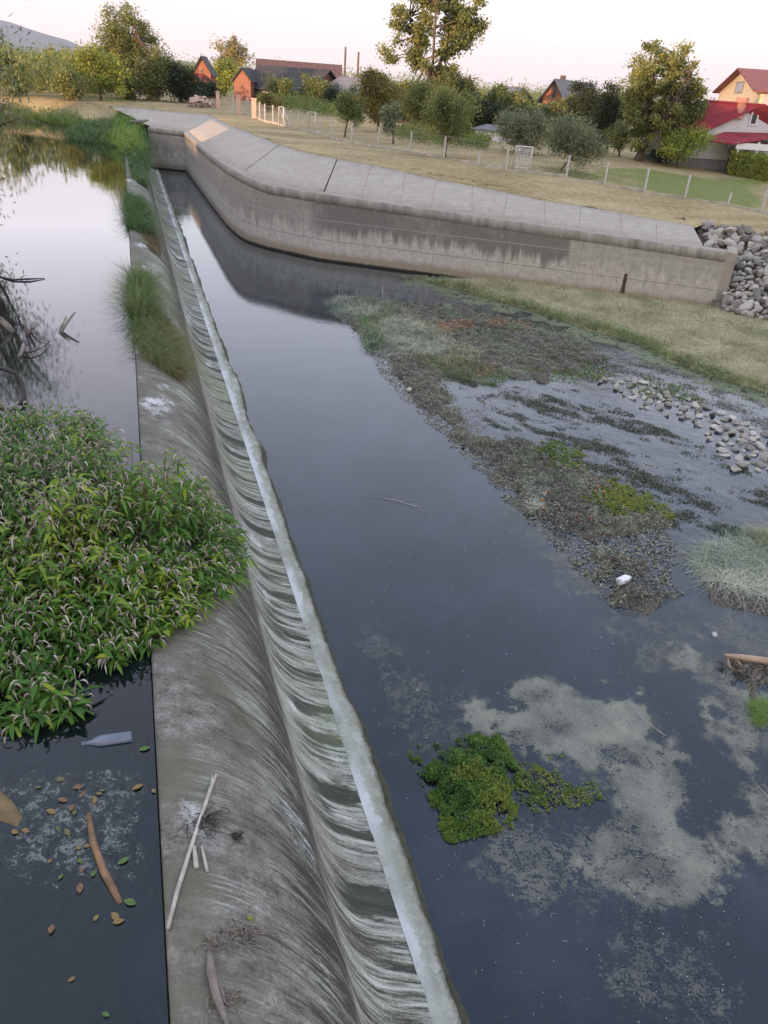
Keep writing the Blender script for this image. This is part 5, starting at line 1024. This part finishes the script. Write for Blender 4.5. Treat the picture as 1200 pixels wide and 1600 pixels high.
# --- scum on the basin water
def px_poly_w(l): return [tuple(at(px, py, ZD)[:2]) for px, py in l]
z8 = lambda l: [(x/2+600, y/2+1000) for x, y in l]
A1 = px_poly_w(z8([(300, 235), (430, 155), (640, 160), (800, 195), (820, 300), (945, 380), (930, 480), (1010, 640), (1000, 740), (930, 850), (850, 860), (760, 800), (700, 720), (690, 600), (740, 480), (720, 400), (560, 380), (400, 330)]))
A2 = px_poly_w(z8([(830, 0), (960, 10), (1060, 110), (1100, 180), (1200, 200), (1260, 640), (1200, 660), (1090, 640), (1000, 560), (1040, 480), (1050, 300), (1030, 170), (950, 90)]))
A2b = px_poly_w(z8([(940, 400), (1050, 340), (1170, 440), (1080, 540), (1000, 545)]))
A3 = px_poly_w(z8([(760, 905), (880, 880), (1010, 900), (1110, 1050), (1170, 1170), (1080, 1180), (930, 1130), (800, 1100), (700, 1000)]))
A4 = px_poly_w(z8([(380, 560), (700, 560), (860, 870), (760, 830), (660, 860), (560, 740), (540, 830), (430, 830), (330, 700), (260, 640)]))
A5 = px_poly_w(z8([(-110, -10), (60, 10), (160, 130), (330, 190), (420, 150), (420, 60), (460, 50), (470, 160), (300, 330), (220, 350), (60, 330), (-40, 130)]))
A6 = px_poly_w([(800, 780), (840, 830), (900, 880), (960, 950), (1060, 965), (1100, 955), (1200, 975), (1250, 1060), (1140, 1060), (1010, 1040), (930, 960), (860, 880), (800, 820)])
A7 = px_poly_w([(560, 940), (620, 1000), (640, 1060), (600, 1050), (560, 1000)])
sx_ = np.arange(1.82, 9.5, .04); sy_ = np.arange(.8, 10.5, .04); SXg, SYg = np.meshgrid(sx_, sy_, indexing='ij'); ed = (fbm(SXg*3, SYg*3, 5)-.5)*.5+(fbm(SXg*11, SYg*11, 3)-.5)*.22
dens = np.full(SXg.shape, -.12)+.18*(fbm(SXg*1.1, SYg*1.1, 3)-.5)
for P_, v_, w_ in ((A1, .86, .2), (A2, .8, .2), (A4, .62, .34), (A5, .55, .24), (A3, .52, .2), (A6, .6, .3), (A7, .42, .2)):
    dens = np.maximum(dens, v_*sstep(-w_, w_, sdf(SXg, SYg, P_)+.13+ed*(1.6 if v_ < .9 else 1)))
dens -= .75*sstep(-.06, .1, sdf(SXg, SYg, A2b)+ed)*.8; dens = np.where(dens > .45, np.maximum(dens-.9*np.clip(fbm(SXg*2.4+5, SYg*2.4, 5)-.5, 0, 1)-.25*np.clip(fbm(SXg*9, SYg*9, 3)-.45, 0, 1), .3), dens)
tag(mesh_np('floating_scum', np.stack([SXg, SYg, np.full(SXg.shape, ZD+.004)], -1).reshape(-1, 3), grid_faces(*SXg.shape), mat_scum(), attrs={'dens': dens.ravel()}), 'pale grey-green scum drifting on the dark basin', kind='stuff')
# --- river stones
RS = mat_stone('river_stone', (.42, .39, .33), .5, .25); rg = np.random.RandomState(9); got = []
for _ in range(9000):
    if len(got) >= 105: break
    px = rg.uniform(925, 1215); py = rg.uniform(585, 750); p = at(px, py, ZD); d = sdf(np.array([p[0]]), np.array([p[1]]), stone_poly)[0]; right = (px-925)/275
    if d < .02 or rg.rand() > .2+.8*right**.8: continue
    s = rg.uniform(.055, .12)+.08*right*rg.rand()**1.5
    if any((p[0]-x)**2+(p[1]-y)**2 < (.85*(s+q_))**2 for x, y, q_ in got): continue
    got.append((p[0], p[1], s)); stone_copy((p[0], p[1], ZD+s*.12), s, RS, rg, 'river_stone', 'rounded pale stone in the cluster of stones in the shallow riffle', 'stones in the riffle', .6)
for px, py, s, lb in [(963, 608, .11, 'larger lone pale stone at the upstream tip of the stone cluster'), (938, 598, .1, 'dark-footed stone at the far left tip of the stone cluster'), (1150, 735, .13, 'stone at the lower left corner of the stone heap'), (1187, 727, .14, 'broad stone at the lower right of the stone heap'), (640, 610, .09, 'single pale stone at the water edge of the rubble ledge'), (1117, 992, .05, 'small dark stone at the edge of the scum by the driftwood')]:
    p = at(px, py, ZD); o = chunk('river_stone', (p[0], p[1], ZD+s*.15), s, RS, rg, sub=2, flat=.6, group=None, label=lb, cat='stone')
LG = mat_stone('ledge_rubble', (.2, .18, .14), .5, .5)
for k in range(90):
    x = rg.uniform(5.2, 7.4); y = rg.uniform(6, 22); 
    if sdf(np.array([x]), np.array([y]), ledge)[0] < .05: continue
    s = rg.uniform(.03, .065); stone_copy((x, y, float(bed_z(np.array([x]), np.array([y]))[0])+s*.2), s, LG, rg, 'ledge_stone', 'small dirty stone lying on the rubble ledge', 'stones on the rubble ledge', .6)
# --- gabion mesh pieces
MW = simple('gabion_wire', (.05, .045, .04), .6)
def gabion(px4, nu, nv, label, seed):
    rg = np.random.RandomState(seed); q4 = [at(px, py, ZD) for px, py in px4]; m_ = MB(); f = lambda a, b: (q4[0]*(1-a)+q4[1]*a)*(1-b)+(q4[3]*(1-a)+q4[2]*a)*b
    def P(a, b):
        p = f(a, b); z = max(float(bed_z(np.array([p[0]]), np.array([p[1]]))[0]), ZD-.03); return [p[0], p[1], z+.03+.05*vnoise(np.array(a*4.), np.array(b*4.+seed))]
    for k in range(-nv, nu+1):
        for sgn in (1, -1):
            pts = [P(np.clip((k+(j if sgn > 0 else nv-j))/nu, 0, 1), j/nv) for j in range(nv+1) if 0 <= (k+(j if sgn > 0 else nv-j)) <= nu]
            if len(pts) > 1: m_.tube(pts, .0038, 3, False)
    t = m_.build('gabion_mesh', MW, None); tag(t, label, 'wire mesh')
gabion([(745, 715), (835, 780), (905, 740), (800, 690)], 12, 7, 'rusted wire mesh sagging over the ledge above the orange fruit', 1)
gabion([(800, 775), (880, 850), (960, 810), (880, 745)], 12, 7, 'rusted wire mesh round the orange fruit on the ledge', 2)
gabion([(940, 900), (985, 960), (1050, 940), (1000, 880)], 9, 6, 'rusted wire mesh under the white plastic bottle', 3)
# --- fruit, white bottle
FRM = simple('orange_fruit', (.42, .17, .05), .5, .15, 20); FRR = simple('red_fruit', (.28, .06, .05), .5, .15, 20)
def fruit(px, py, m, label, i):
    p = at(px, py, ZD+.08); z = float(bed_z(np.array([p[0]]), np.array([p[1]]))[0]); bm = bmesh.new(); bmesh.ops.create_uvsphere(bm, u_segments=12, v_segments=8, radius=.022)
    for v in bm.verts: v.co.z *= .88; v.co.z -= .006*math.exp(-(v.co.x**2+v.co.y**2)*6000)*(1 if v.co.z > 0 else 0)
    me = bpy.data.meshes.new('fruit'); bm.to_mesh(me); bm.free(); o = link('fruit', me, m, None, True); o.location = (p[0], p[1], max(z, ZD)+.03+.012*(i % 3)); o.scale = [rg.uniform(.8, 1.2)]*3; tag(o, label, 'fruit', 'fallen fruit on the ledge')
for i, (px, py) in enumerate([(846, 768), (852, 772), (848, 778), (856, 780), (850, 786), (858, 770), (845, 788), (854, 790), (930, 768), (938, 772), (944, 769), (934, 764)]): fruit(px, py, FRM, 'small orange fruit washed up on the rubble ledge', i)
for i, (px, py) in enumerate([(903, 808), (912, 811), (921, 813), (905, 814)]): fruit(px, py, FRR, 'small red fruit caught on the ledge below the weed mat', i)
def lathe(name, prof_, mat, parent, M, n=20):
    V = []; 
    for r, z in prof_:
        for k in range(n): a_ = 2*math.pi*k/n; V.append(M @ Vector((r*math.cos(a_), r*math.sin(a_), z)))
    F = [(i*n+k, i*n+(k+1) % n, (i+1)*n+(k+1) % n, (i+1)*n+k) for i in range(len(prof_)-1) for k in range(n)]+[tuple(range(n))[::-1], tuple((len(prof_)-1)*n+k for k in range(n))]
    me = bpy.data.meshes.new(name); me.from_pydata([tuple(v) for v in V], [], F); me.update(); return link(name, me, mat, parent, True)
pb = at(976, 901, ZD+.12); pb[2] = float(bed_z(np.array([pb[0]]), np.array([pb[1]]))[0])+.055; t = empty('plastic_jug', pb, 'white plastic jug lying on the rubble ledge', 'container')
M = Matrix.Translation(pb) @ Matrix.Rotation(.35, 4, 'Z') @ Matrix.Rotation(R_(92), 4, 'Y')
WP = simple('white_plastic', (.8, .8, .78), .35, .04, 4, .05, .5); lathe('jug_body', [(.03, -.1), (.055, -.098), (.062, -.085), (.06, -.03), (.055, -.025), (.062, -.015), (.062, .05), (.05, .08), (.022, .1), (.02, .115)], WP, t, M); lathe('cap', [(.026, .112), (.026, .135), (.02, .137)], simple('cap_plastic', (.7, .7, .68), .4, .05), t, M)
# floating glass bottle
gb = at(168, 1157, .0); gb[2] = .0; t = empty('glass_bottle', gb, 'pale glass bottle floating on the upstream water beside the knotweed', 'bottle')
d0 = at(206, 1152, 0)-at(128, 1163, 0); th = math.atan2(d0[1], d0[0]); k_ = np.linalg.norm(d0)/.27; M = Matrix.Translation(gb) @ Matrix.Rotation(th, 4, 'Z') @ Matrix.Rotation(R_(-90), 4, 'Y') @ Matrix.Scale(k_, 4)
tg_ = NT('bottle_glass'); vv = tg_.coord(); glass = tg_.done(tg_.pbr(tg_.ramp(tg_.noise(vv, 12, 3), [(.3, (.13, .15, .2)), (.7, (.22, .25, .31))]), .12, None, .8, Transmission_Weight=.35))
lathe('bottle_body', [(.02, -.135), (.034, -.133), (.037, -.125), (.037, .03), (.034, .05), (.022, .075), (.0145, .09), (.0135, .125)], glass, t, M); lathe('bottle_lip', [(.0165, .124), (.0165, .135), (.013, .136)], glass, t, M)
# --- sticks
WD = simple('bleached_wood', (.42, .38, .32), .8, .25, 14, .5); WB = simple('wet_bark', (.22, .12, .055), .55, .4, 14, .5, .5); WG = simple('grey_drift', (.2, .17, .14), .85, .35, 12, .5); WK = simple('black_wood', (.035, .028, .022), .5, .3, 12, .5); WT = simple('sunk_wood', (.12, .1, .035), .6, .3, 8)
def onweir(px, py, lift=.01):
    z = .02
    for _ in range(12): p = at(px, py, z); z = float(np.interp(p[0], prof[5:, 0], prof[5:, 1]))
    p = at(px, py, z+lift); return p
def stick(name, pts, r, mat, label, cat='stick', extra=(), n=7):
    t = empty(name, pts[0], label, cat); m_ = MB(); m_.tube(pts, r, n); m_.build('stem', mat, t, True)
    for e_, er in extra: m_ = MB(); m_.tube(e_, er, 5); m_.build('twig', mat, t, True)
    return t
sp = [onweir(*p, .014) for p in [(262, 1451), (277, 1392), (297, 1328), (316, 1270), (329, 1232), (338, 1210)]]; sp[0] = at(262, 1451, .045)
sk = stick('bleached_stick', sp, [.011, .0135, .0125, .012, .013, .009], WD, 'long pale bleached stick lying across the weir crest', extra=[([sp[4], sp[4]+(sp[5]-sp[4])*.9+[-.02, 0, .01]], [.008, .005])])
for a_, b_, r_, lb in [((303, 1322), (307, 1356), .014, 'short thick bark stub under the long bleached stick'), ((315, 1322), (324, 1362), .010, 'thin split stub beside the thicker one under the bleached stick')]:
    stick('wood_stub', [onweir(*a_, .012), onweir((a_[0]+b_[0])/2, (a_[1]+b_[1])/2, .014), onweir(*b_, .012)], [r_*.7, r_, r_*1.05], WD, lb)
def twigs(name, px, py, n, R0, mat, label, seed, L=.12, leaf=False):
    rg = np.random.RandomState(seed); t = empty(name, onweir(px, py, .0), label, 'twigs'); m_ = MB()
    for k in range(n):
        x0 = px+rg.normal(0, R0); y0 = py+rg.normal(0, R0*.7); a_ = rg.uniform(-.8, .8)+(0 if rg.rand() < .7 else 1.5); l_ = L*220*rg.uniform(.3, 1); pts = [onweir(x0+math.cos(a_)*l_*f+rg.normal(0, 2), y0+math.sin(a_)*l_*f+rg.normal(0, 2), .006+.02*rg.rand()) for f in (0, .35, .7, 1)]
        m_.tube(pts, [.0035*rg.uniform(.5, 1.3)]*2+[.002, .001], 4, False)
    m_.build('twig_bundle', mat, t)
    n2 = n*3; P = np.array([onweir(px+rg.normal(0, R0), py+rg.normal(0, R0*.6), .008) for _ in range(n2)]); V, F = leaf_quads(P, rg.normal(size=(n2, 3))*[1, 1, .2], rg.normal(0, .3, (n2, 3))+[0, 0, 1], rg.uniform(.01, .035, n2), rg.uniform(.006, .014, n2))
    mesh_np('leaf_scraps', V, F, leafmat('scrap%d' % seed, (.06, .05, .035), (.16, .12, .08), (.3, .24, .17), .1, .8), t, {'tone': rep(rg.rand(n2), 4)})
twigs('twig_clump', 318, 1278, 26, 13, WK, 'dark dried root clump caught behind the bleached stick', 1, .16)
twigs('twig_clump', 368, 1304, 14, 5, WK, 'small dark knot of dead roots right of the bleached stick', 2, .08)
twigs('twig_clump', 375, 1455, 26, 15, WG, 'grey twig clump with a yellow leaf on the crest', 3, .2)
twigs('twig_clump', 330, 1470, 14, 12, WG, 'loose grey twigs above the drift branch on the crest', 4, .12)
twigs('twig_clump', 345, 1560, 22, 16, WG, 'scraps of bark and twigs at the bottom edge of the crest', 5, .14)
yl = onweir(392, 1440, .03); V, F = leaf_quads(np.array([yl, yl+[.01, 0, .01], yl]), np.array([[.1, .4, .9], [-.5, .1, .7], [.3, -.6, .5]]), np.array([[1, 0, .2], [0, 1, .3], [1, .3, .2]]), np.array([.06, .05, .045]), np.array([.03, .03, .025])); tag(mesh_np('fresh_leaf', V, F, LM['lime'], None, {'tone': rep([.7, .8, .6], 4)}), 'small yellow-green leaf standing on the grey twig clump', 'leaf')
stick('drift_branch', [onweir(327, 1482, .02), onweir(330, 1520, .025), onweir(338, 1556, .025), onweir(352, 1592, .02), onweir(358, 1612, .02)], [.012, .024, .022, .014, .008], WG, 'curved grey drift branch at the bottom of the crest', extra=[([onweir(338, 1520, .012), onweir(348, 1555, .012), onweir(352, 1566, .01)], [.009, .01, .006])])
# branches and logs in the upstream water
W0 = lambda px, py, z=0.0: at(px, py, z)
stick('floating_branch', [W0(138, 1272, .0), W0(146, 1318, .012), W0(162, 1362, .015), W0(178, 1392, .01), W0(188, 1412, -.005)], [.012, .02, .022, .02, .014], WB, 'orange-brown branch floating under the leaves in the near water')
stick('sunken_branch', [W0(150, 1275, -.06), W0(180, 1296, -.05), W0(202, 1318, -.05), W0(208, 1362, -.09)], [.02, .022, .018, .01], WT, 'greenish sunken branch curving right of the orange one')
stick('sunken_log', [W0(-50, 1220, -.02), W0(5, 1270, -.035), W0(42, 1306, -.07)], [.09, .085, .06], simple('log_brown', (.16, .11, .05), .6, .3, 8), 'broad brown log just under the surface at the left edge', 'log')
def snag(px, py, tips, r, mat, label, z0=-.12):
    b = W0(px, py, 0); b[2] = z0; t = None; first = True
    for (tx, ty, dz), rr in zip(tips, r):
        # tip at height dz above the water at the same distance as the base
        zz = dz; p = at(tx, ty, zz); pts = [b, (b+p)/2+np.array([.0, .02, .03]), p]
        if first: t = empty('dead_branch', b, label, 'branch', 'dead branches sticking out of the water'); first = False; n_ = 'limb'
        else: n_ = 'limb'
        m_ = MB(); m_.tube(pts, [rr, rr*.8, rr*.45], 6); m_.build('limb', mat, t, True)
snag(86, 522, [(117, 488, .26), (104, 494, .22), (99, 508, .1)], [.035, .018, .015], WG, 'forked grey dead branch rising alone from the water')
snag(40, 520, [(37, 489, .3), (60, 505, .18), (50, 512, .16), (32, 556, .02)], [.022, .018, .03, .045], WG, 'spiky stump with three prongs left of the forked branch')
snag(25, 518, [(0, 495, .22), (-15, 490, .3)], [.045, .04], WG, 'thick grey branch leaning in from the left edge beside the spiky stump')
stick('arched_branch', [W0(-25, 572, .3), W0(5, 576, .3), W0(25, 583, .27), W0(34, 598, .16), W0(38, 622, .05), W0(24, 640, -.05)], [.03, .03, .03, .032, .028, .02], WK, 'dark arched dead branch dipping into the water above the knotweed', 'branch')
stick('hooked_twig', [W0(36, 552, .03), W0(48, 550, .05), W0(64, 544, .05), W0(78, 534, .03), W0(60, 529, .02)], [.012, .01, .008, .006, .004], WK, 'thin hooked twig arching from the spiky stump', 'branch')
stick('floating_twig', [W0(-10, 430, .0), W0(20, 437, .02), W0(45, 436, .03), W0(70, 435, .01)], [.015, .02, .02, .008], WK, 'dark floating twig below the willow', extra=[([W0(32, 434, .02), W0(40, 430, .12)], [.01, .004])])
stick('broken_stub', [W0(-30, 620, .05), W0(5, 632, .1), W0(14, 650, .12)], [.02, .022, .016], WG, 'pale broken stub at the left edge above the knotweed', 'branch')
# driftwood on the right islet
D0 = lambda px, py, z=0.0: at(px, py, ZD+z)
stick('driftwood_log', [D0(1132, 1024, .12), D0(1160, 1027, .13), D0(1195, 1032, .13), D0(1250, 1036, .12)], [.022, .036, .042, .04], simple('warm_drift', (.4, .28, .19), .8, .25, 10, .4), 'peeled tan driftwood log on the islet at the right edge', 'log', extra=[([D0(1135, 1024, .11), D0(1140, 1040, .03), D0(1152, 1052, .0)], [.022, .014, .006]), ([D0(1150, 1030, .1), D0(1165, 1048, .02)], [.014, .006])])
rg = np.random.RandomState(66); tr_ = empty('root_tangle', D0(1165, 1050), 'tangle of dark roots and mud under the driftwood log', 'roots'); m_ = MB()
for k in range(46):
    p = D0(rg.uniform(1125, 1215), rg.uniform(1035, 1075)); q_ = p+np.array([rg.normal(0, .12), rg.normal(0, .08), 0]); m_.tube([p+[0, 0, rg.uniform(0, .04)], (p+q_)/2+[0, 0, rg.uniform(.02, .1)], q_+[0, 0, .01]], [.006, .005, .002], 4, False)
m_.build('roots', WK, tr_)
stick('floating_sprig', [D0(580, 776, .006), D0(618, 782, .008), D0(645, 790, .008), D0(668, 799, .006)], [.003, .005, .004, .002], WD, 'pale forked sprig floating in the middle of the basin', extra=[([D0(640, 788, .006), D0(676, 795, .006)], [.004, .002]), ([D0(622, 783, .006), D0(648, 782, .006)], [.003, .0015]), ([D0(655, 795, .006), D0(670, 806, .006)], [.003, .0015])])
stick('floating_straw', [D0(984, 1104, .008), D0(1010, 1128, .008), D0(1040, 1150, .008)], .0035, WD, 'straw stem floating in dark water above the big scum patch')
stick('floating_straw', [D0(1184, 1228, .008), D0(1212, 1258, .008)], .0035, WD, 'straw stem on the scum at the right edge')
stick('floating_straw', [D0(904, 1292, .009), D0(928, 1315, .009)], .0035, WG, 'grey straw on the scum below the watercress tail')
stick('reed_stake', [D0(598, 470, -.05), D0(598, 448, .22)], .006, WD, 'single thin upright stalk at the far tip of the ledge')
p0_ = at(212, 186, 1.15); stick('bank_log', [at(204, 190, 1.0), at(218, 190, 1.02), at(231, 188, 1.05)], [.07, .09, .06], WG, 'grey log lying across the top of the slabs by the weir end', 'log')
rs = at(962, 462, -1.05); stn_ = MB(); 
# outlet pipe stub with its rust streak on the wall
j = np.argmin(np.hypot(Wl[:, 0]-at(965, 455, -1.2)[0], Wl[:, 1]-at(965, 455, -1.2)[1])); pw = np.r_[Wl[j, :2]-nrm[j]*.006, -1.15]; wing = MB(); tgj = tg[j]
rg = np.random.RandomState(3); zz_ = np.linspace(.26, -.36, 14); ww = .035+.02*rg.rand(14)+np.linspace(0, .03, 14); V = []
for z_, w_ in zip(zz_, ww): V += [list(pw[:2]-tgj*w_)+[pw[2]+z_], list(pw[:2]+tgj*w_)+[pw[2]+z_]]
V = np.array(V); F = [(2*i, 2*i+1, 2*i+3, 2*i+2) for i in range(13)]; mm_ = MB(); mm_.add(V, F); mm_.build('seep_stain', simple('rust_seep', (.07, .04, .025), .7, .5, 18), wall)
# --- floating leaves, foam flecks on the near upstream water
LF = [simple('leaf_ochre', (.2, .13, .045), .6, .4, 30), simple('leaf_tan', (.17, .09, .045), .6, .4, 30), simple('leaf_livegreen', (.07, .13, .03), .5, .4, 30), simple('leaf_olivebrown', (.12, .11, .05), .6, .3, 30)]
rg = np.random.RandomState(14); proto = {}
leaf_pts = [(122, 1325), (136, 1322), (125, 1345), (95, 1370), (125, 1388), (128, 1360), (146, 1365), (203, 1410), (180, 1432), (185, 1440), (155, 1240), (122, 1230), (98, 1250), (112, 1262), (80, 1268), (23, 1300), (40, 1298), (193, 1345), (160, 1235), (226, 1170), (94, 1218), (215, 1230), (240, 1236), (150, 1434), (80, 1452), (112, 1530), (165, 1585), (78, 1345), (130, 1240), (148, 1250), (60, 1230), (105, 1300), (116, 1270), (90, 1295)]
for i, (px, py) in enumerate(leaf_pts):
    c = rg.randint(4) if i > 8 else (0, 0, 2, 2, 1, 1, 2, 2, 0)[i]; p = at(px, py, .006)
    if c not in proto:
        L_, W_ = .09, .05; V = []; rows_ = [(0, .05), (.2, .7), (.45, 1), (.75, .7), (1, .03)]
        for f, w in rows_: V += [(f*L_-L_/2, w*W_/2, .004*w+.006*f), (f*L_-L_/2, 0, .006*f), (f*L_-L_/2, -w*W_/2, .004*w+.006*f)]
        F = [(3*r+q_, 3*r+q_+1, 3*r+q_+4, 3*r+q_+3) for r in range(4) for q_ in range(2)]; me = bpy.data.meshes.new('floating_leaf'); me.from_pydata(V, [], F); o = link('floating_leaf', me, LF[c]); proto[c] = o
    else: o = proto[c].copy(); C.objects.link(o)
    o.location = [float(x) for x in p]; o.rotation_euler = (rg.normal(0, .08), rg.normal(0, .08), rg.uniform(0, 6.3)); o.scale = [rg.uniform(.35, .85)]*3
    tag(o, ['ochre leaf', 'tan leaf', 'fresh green leaf', 'dull olive-brown leaf'][c]+' floating among the debris in the near upstream water', 'leaf', 'leaves floating on the near water')
def mat_foam():
    t = NT('foam_flecks'); v = t.coord('Object', (1, 1, 1)); f = t.noise(v, 24, 6, .75, 1.6); g_ = t.noise(v, 7, 4, .65, 1.2); d = t.attr('dens')
    al = t.mapr(t.math('ADD', t.math('ADD', t.math('MULTIPLY', f, .7), t.math('MULTIPLY', g_, .5)), d), .92, 1.02); al = t.math('MULTIPLY', al, .62)
    p = t.pbr((.22, .235, .21), .6); tr = t.n('ShaderNodeBsdfTransparent'); mx = t.n('ShaderNodeMixShader'); t.l(al, mx.inputs[0]); t.l(tr.outputs[0], mx.inputs[1]); t.l(p, mx.inputs[2]); return t.done(mx.outputs[0])
fx = np.arange(-2.6, -.18, .04); fy = np.arange(.8, 5.2, .04); FX, FY = np.meshgrid(fx, fy, indexing='ij'); fp = [tuple(at(px, py, 0)[:2]) for px, py in [(-20, 1200), (130, 1180), (235, 1170), (245, 1420), (120, 1420), (-20, 1380)]]
dn = .1+.26*sstep(-.3, .3, sdf(FX, FY, fp))+(fbm(FX*2, FY*2, 3)-.5)*.2
tag(mesh_np('floating_foam', np.stack([FX, FY, np.full(FX.shape, .003)], -1).reshape(-1, 3), grid_faces(*FX.shape), mat_foam(), attrs={'dens': dn.ravel()}), 'pale foam flecks on the near upstream water', kind='stuff')
# specks on the basin water
rg = np.random.RandomState(90); n = 1500; px = rg.uniform(400, 1180, n); py = 470+1130*rg.rand(n)**1.3; P = np.array([at(a_, b_, ZD+.006) for a_, b_ in zip(px, py)]); ok = (P[:, 0] > 1.95) & (P[:, 0] < 5.3); P = P[ok]; n = len(P)
V, F = leaf_quads(P, np.c_[rg.normal(size=(n, 2)), np.zeros(n)], np.tile([0, 0, 1.], (n, 1)), rg.uniform(.008, .03, n), rg.uniform(.004, .01, n)); tag(mesh_np('floating_specks', V, F, leafmat('specks', (.05, .05, .04), (.2, .19, .16), (.45, .44, .4), .1, .8), None, {'tone': rep(rg.rand(n), 4)}), kind='stuff')
# --- evening haze
def haze():
    m_ = MB(); m_.box((-150, 1450, 150), (9000, 8600, 320)); t = NT('haze_air'); v = t.n('ShaderNodeVolumePrincipled'); v.inputs['Density'].default_value = .00014; v.inputs['Color'].default_value = (.74, .8, .98, 1); v.inputs['Anisotropy'].default_value = .2
    t.l(v.outputs[0], t.out.inputs[1]); tag(m_.build('haze', t.m), kind='stuff')
haze()

for o in bpy.data.objects:
    if o.parent and o.name.split('.')[0] in ('stems', 'flower_spikes', 'leaves', 'leaf_scraps', 'twig_bundle', 'blades', 'dry_blades', 'foliage'): o['kind'] = 'stuff'
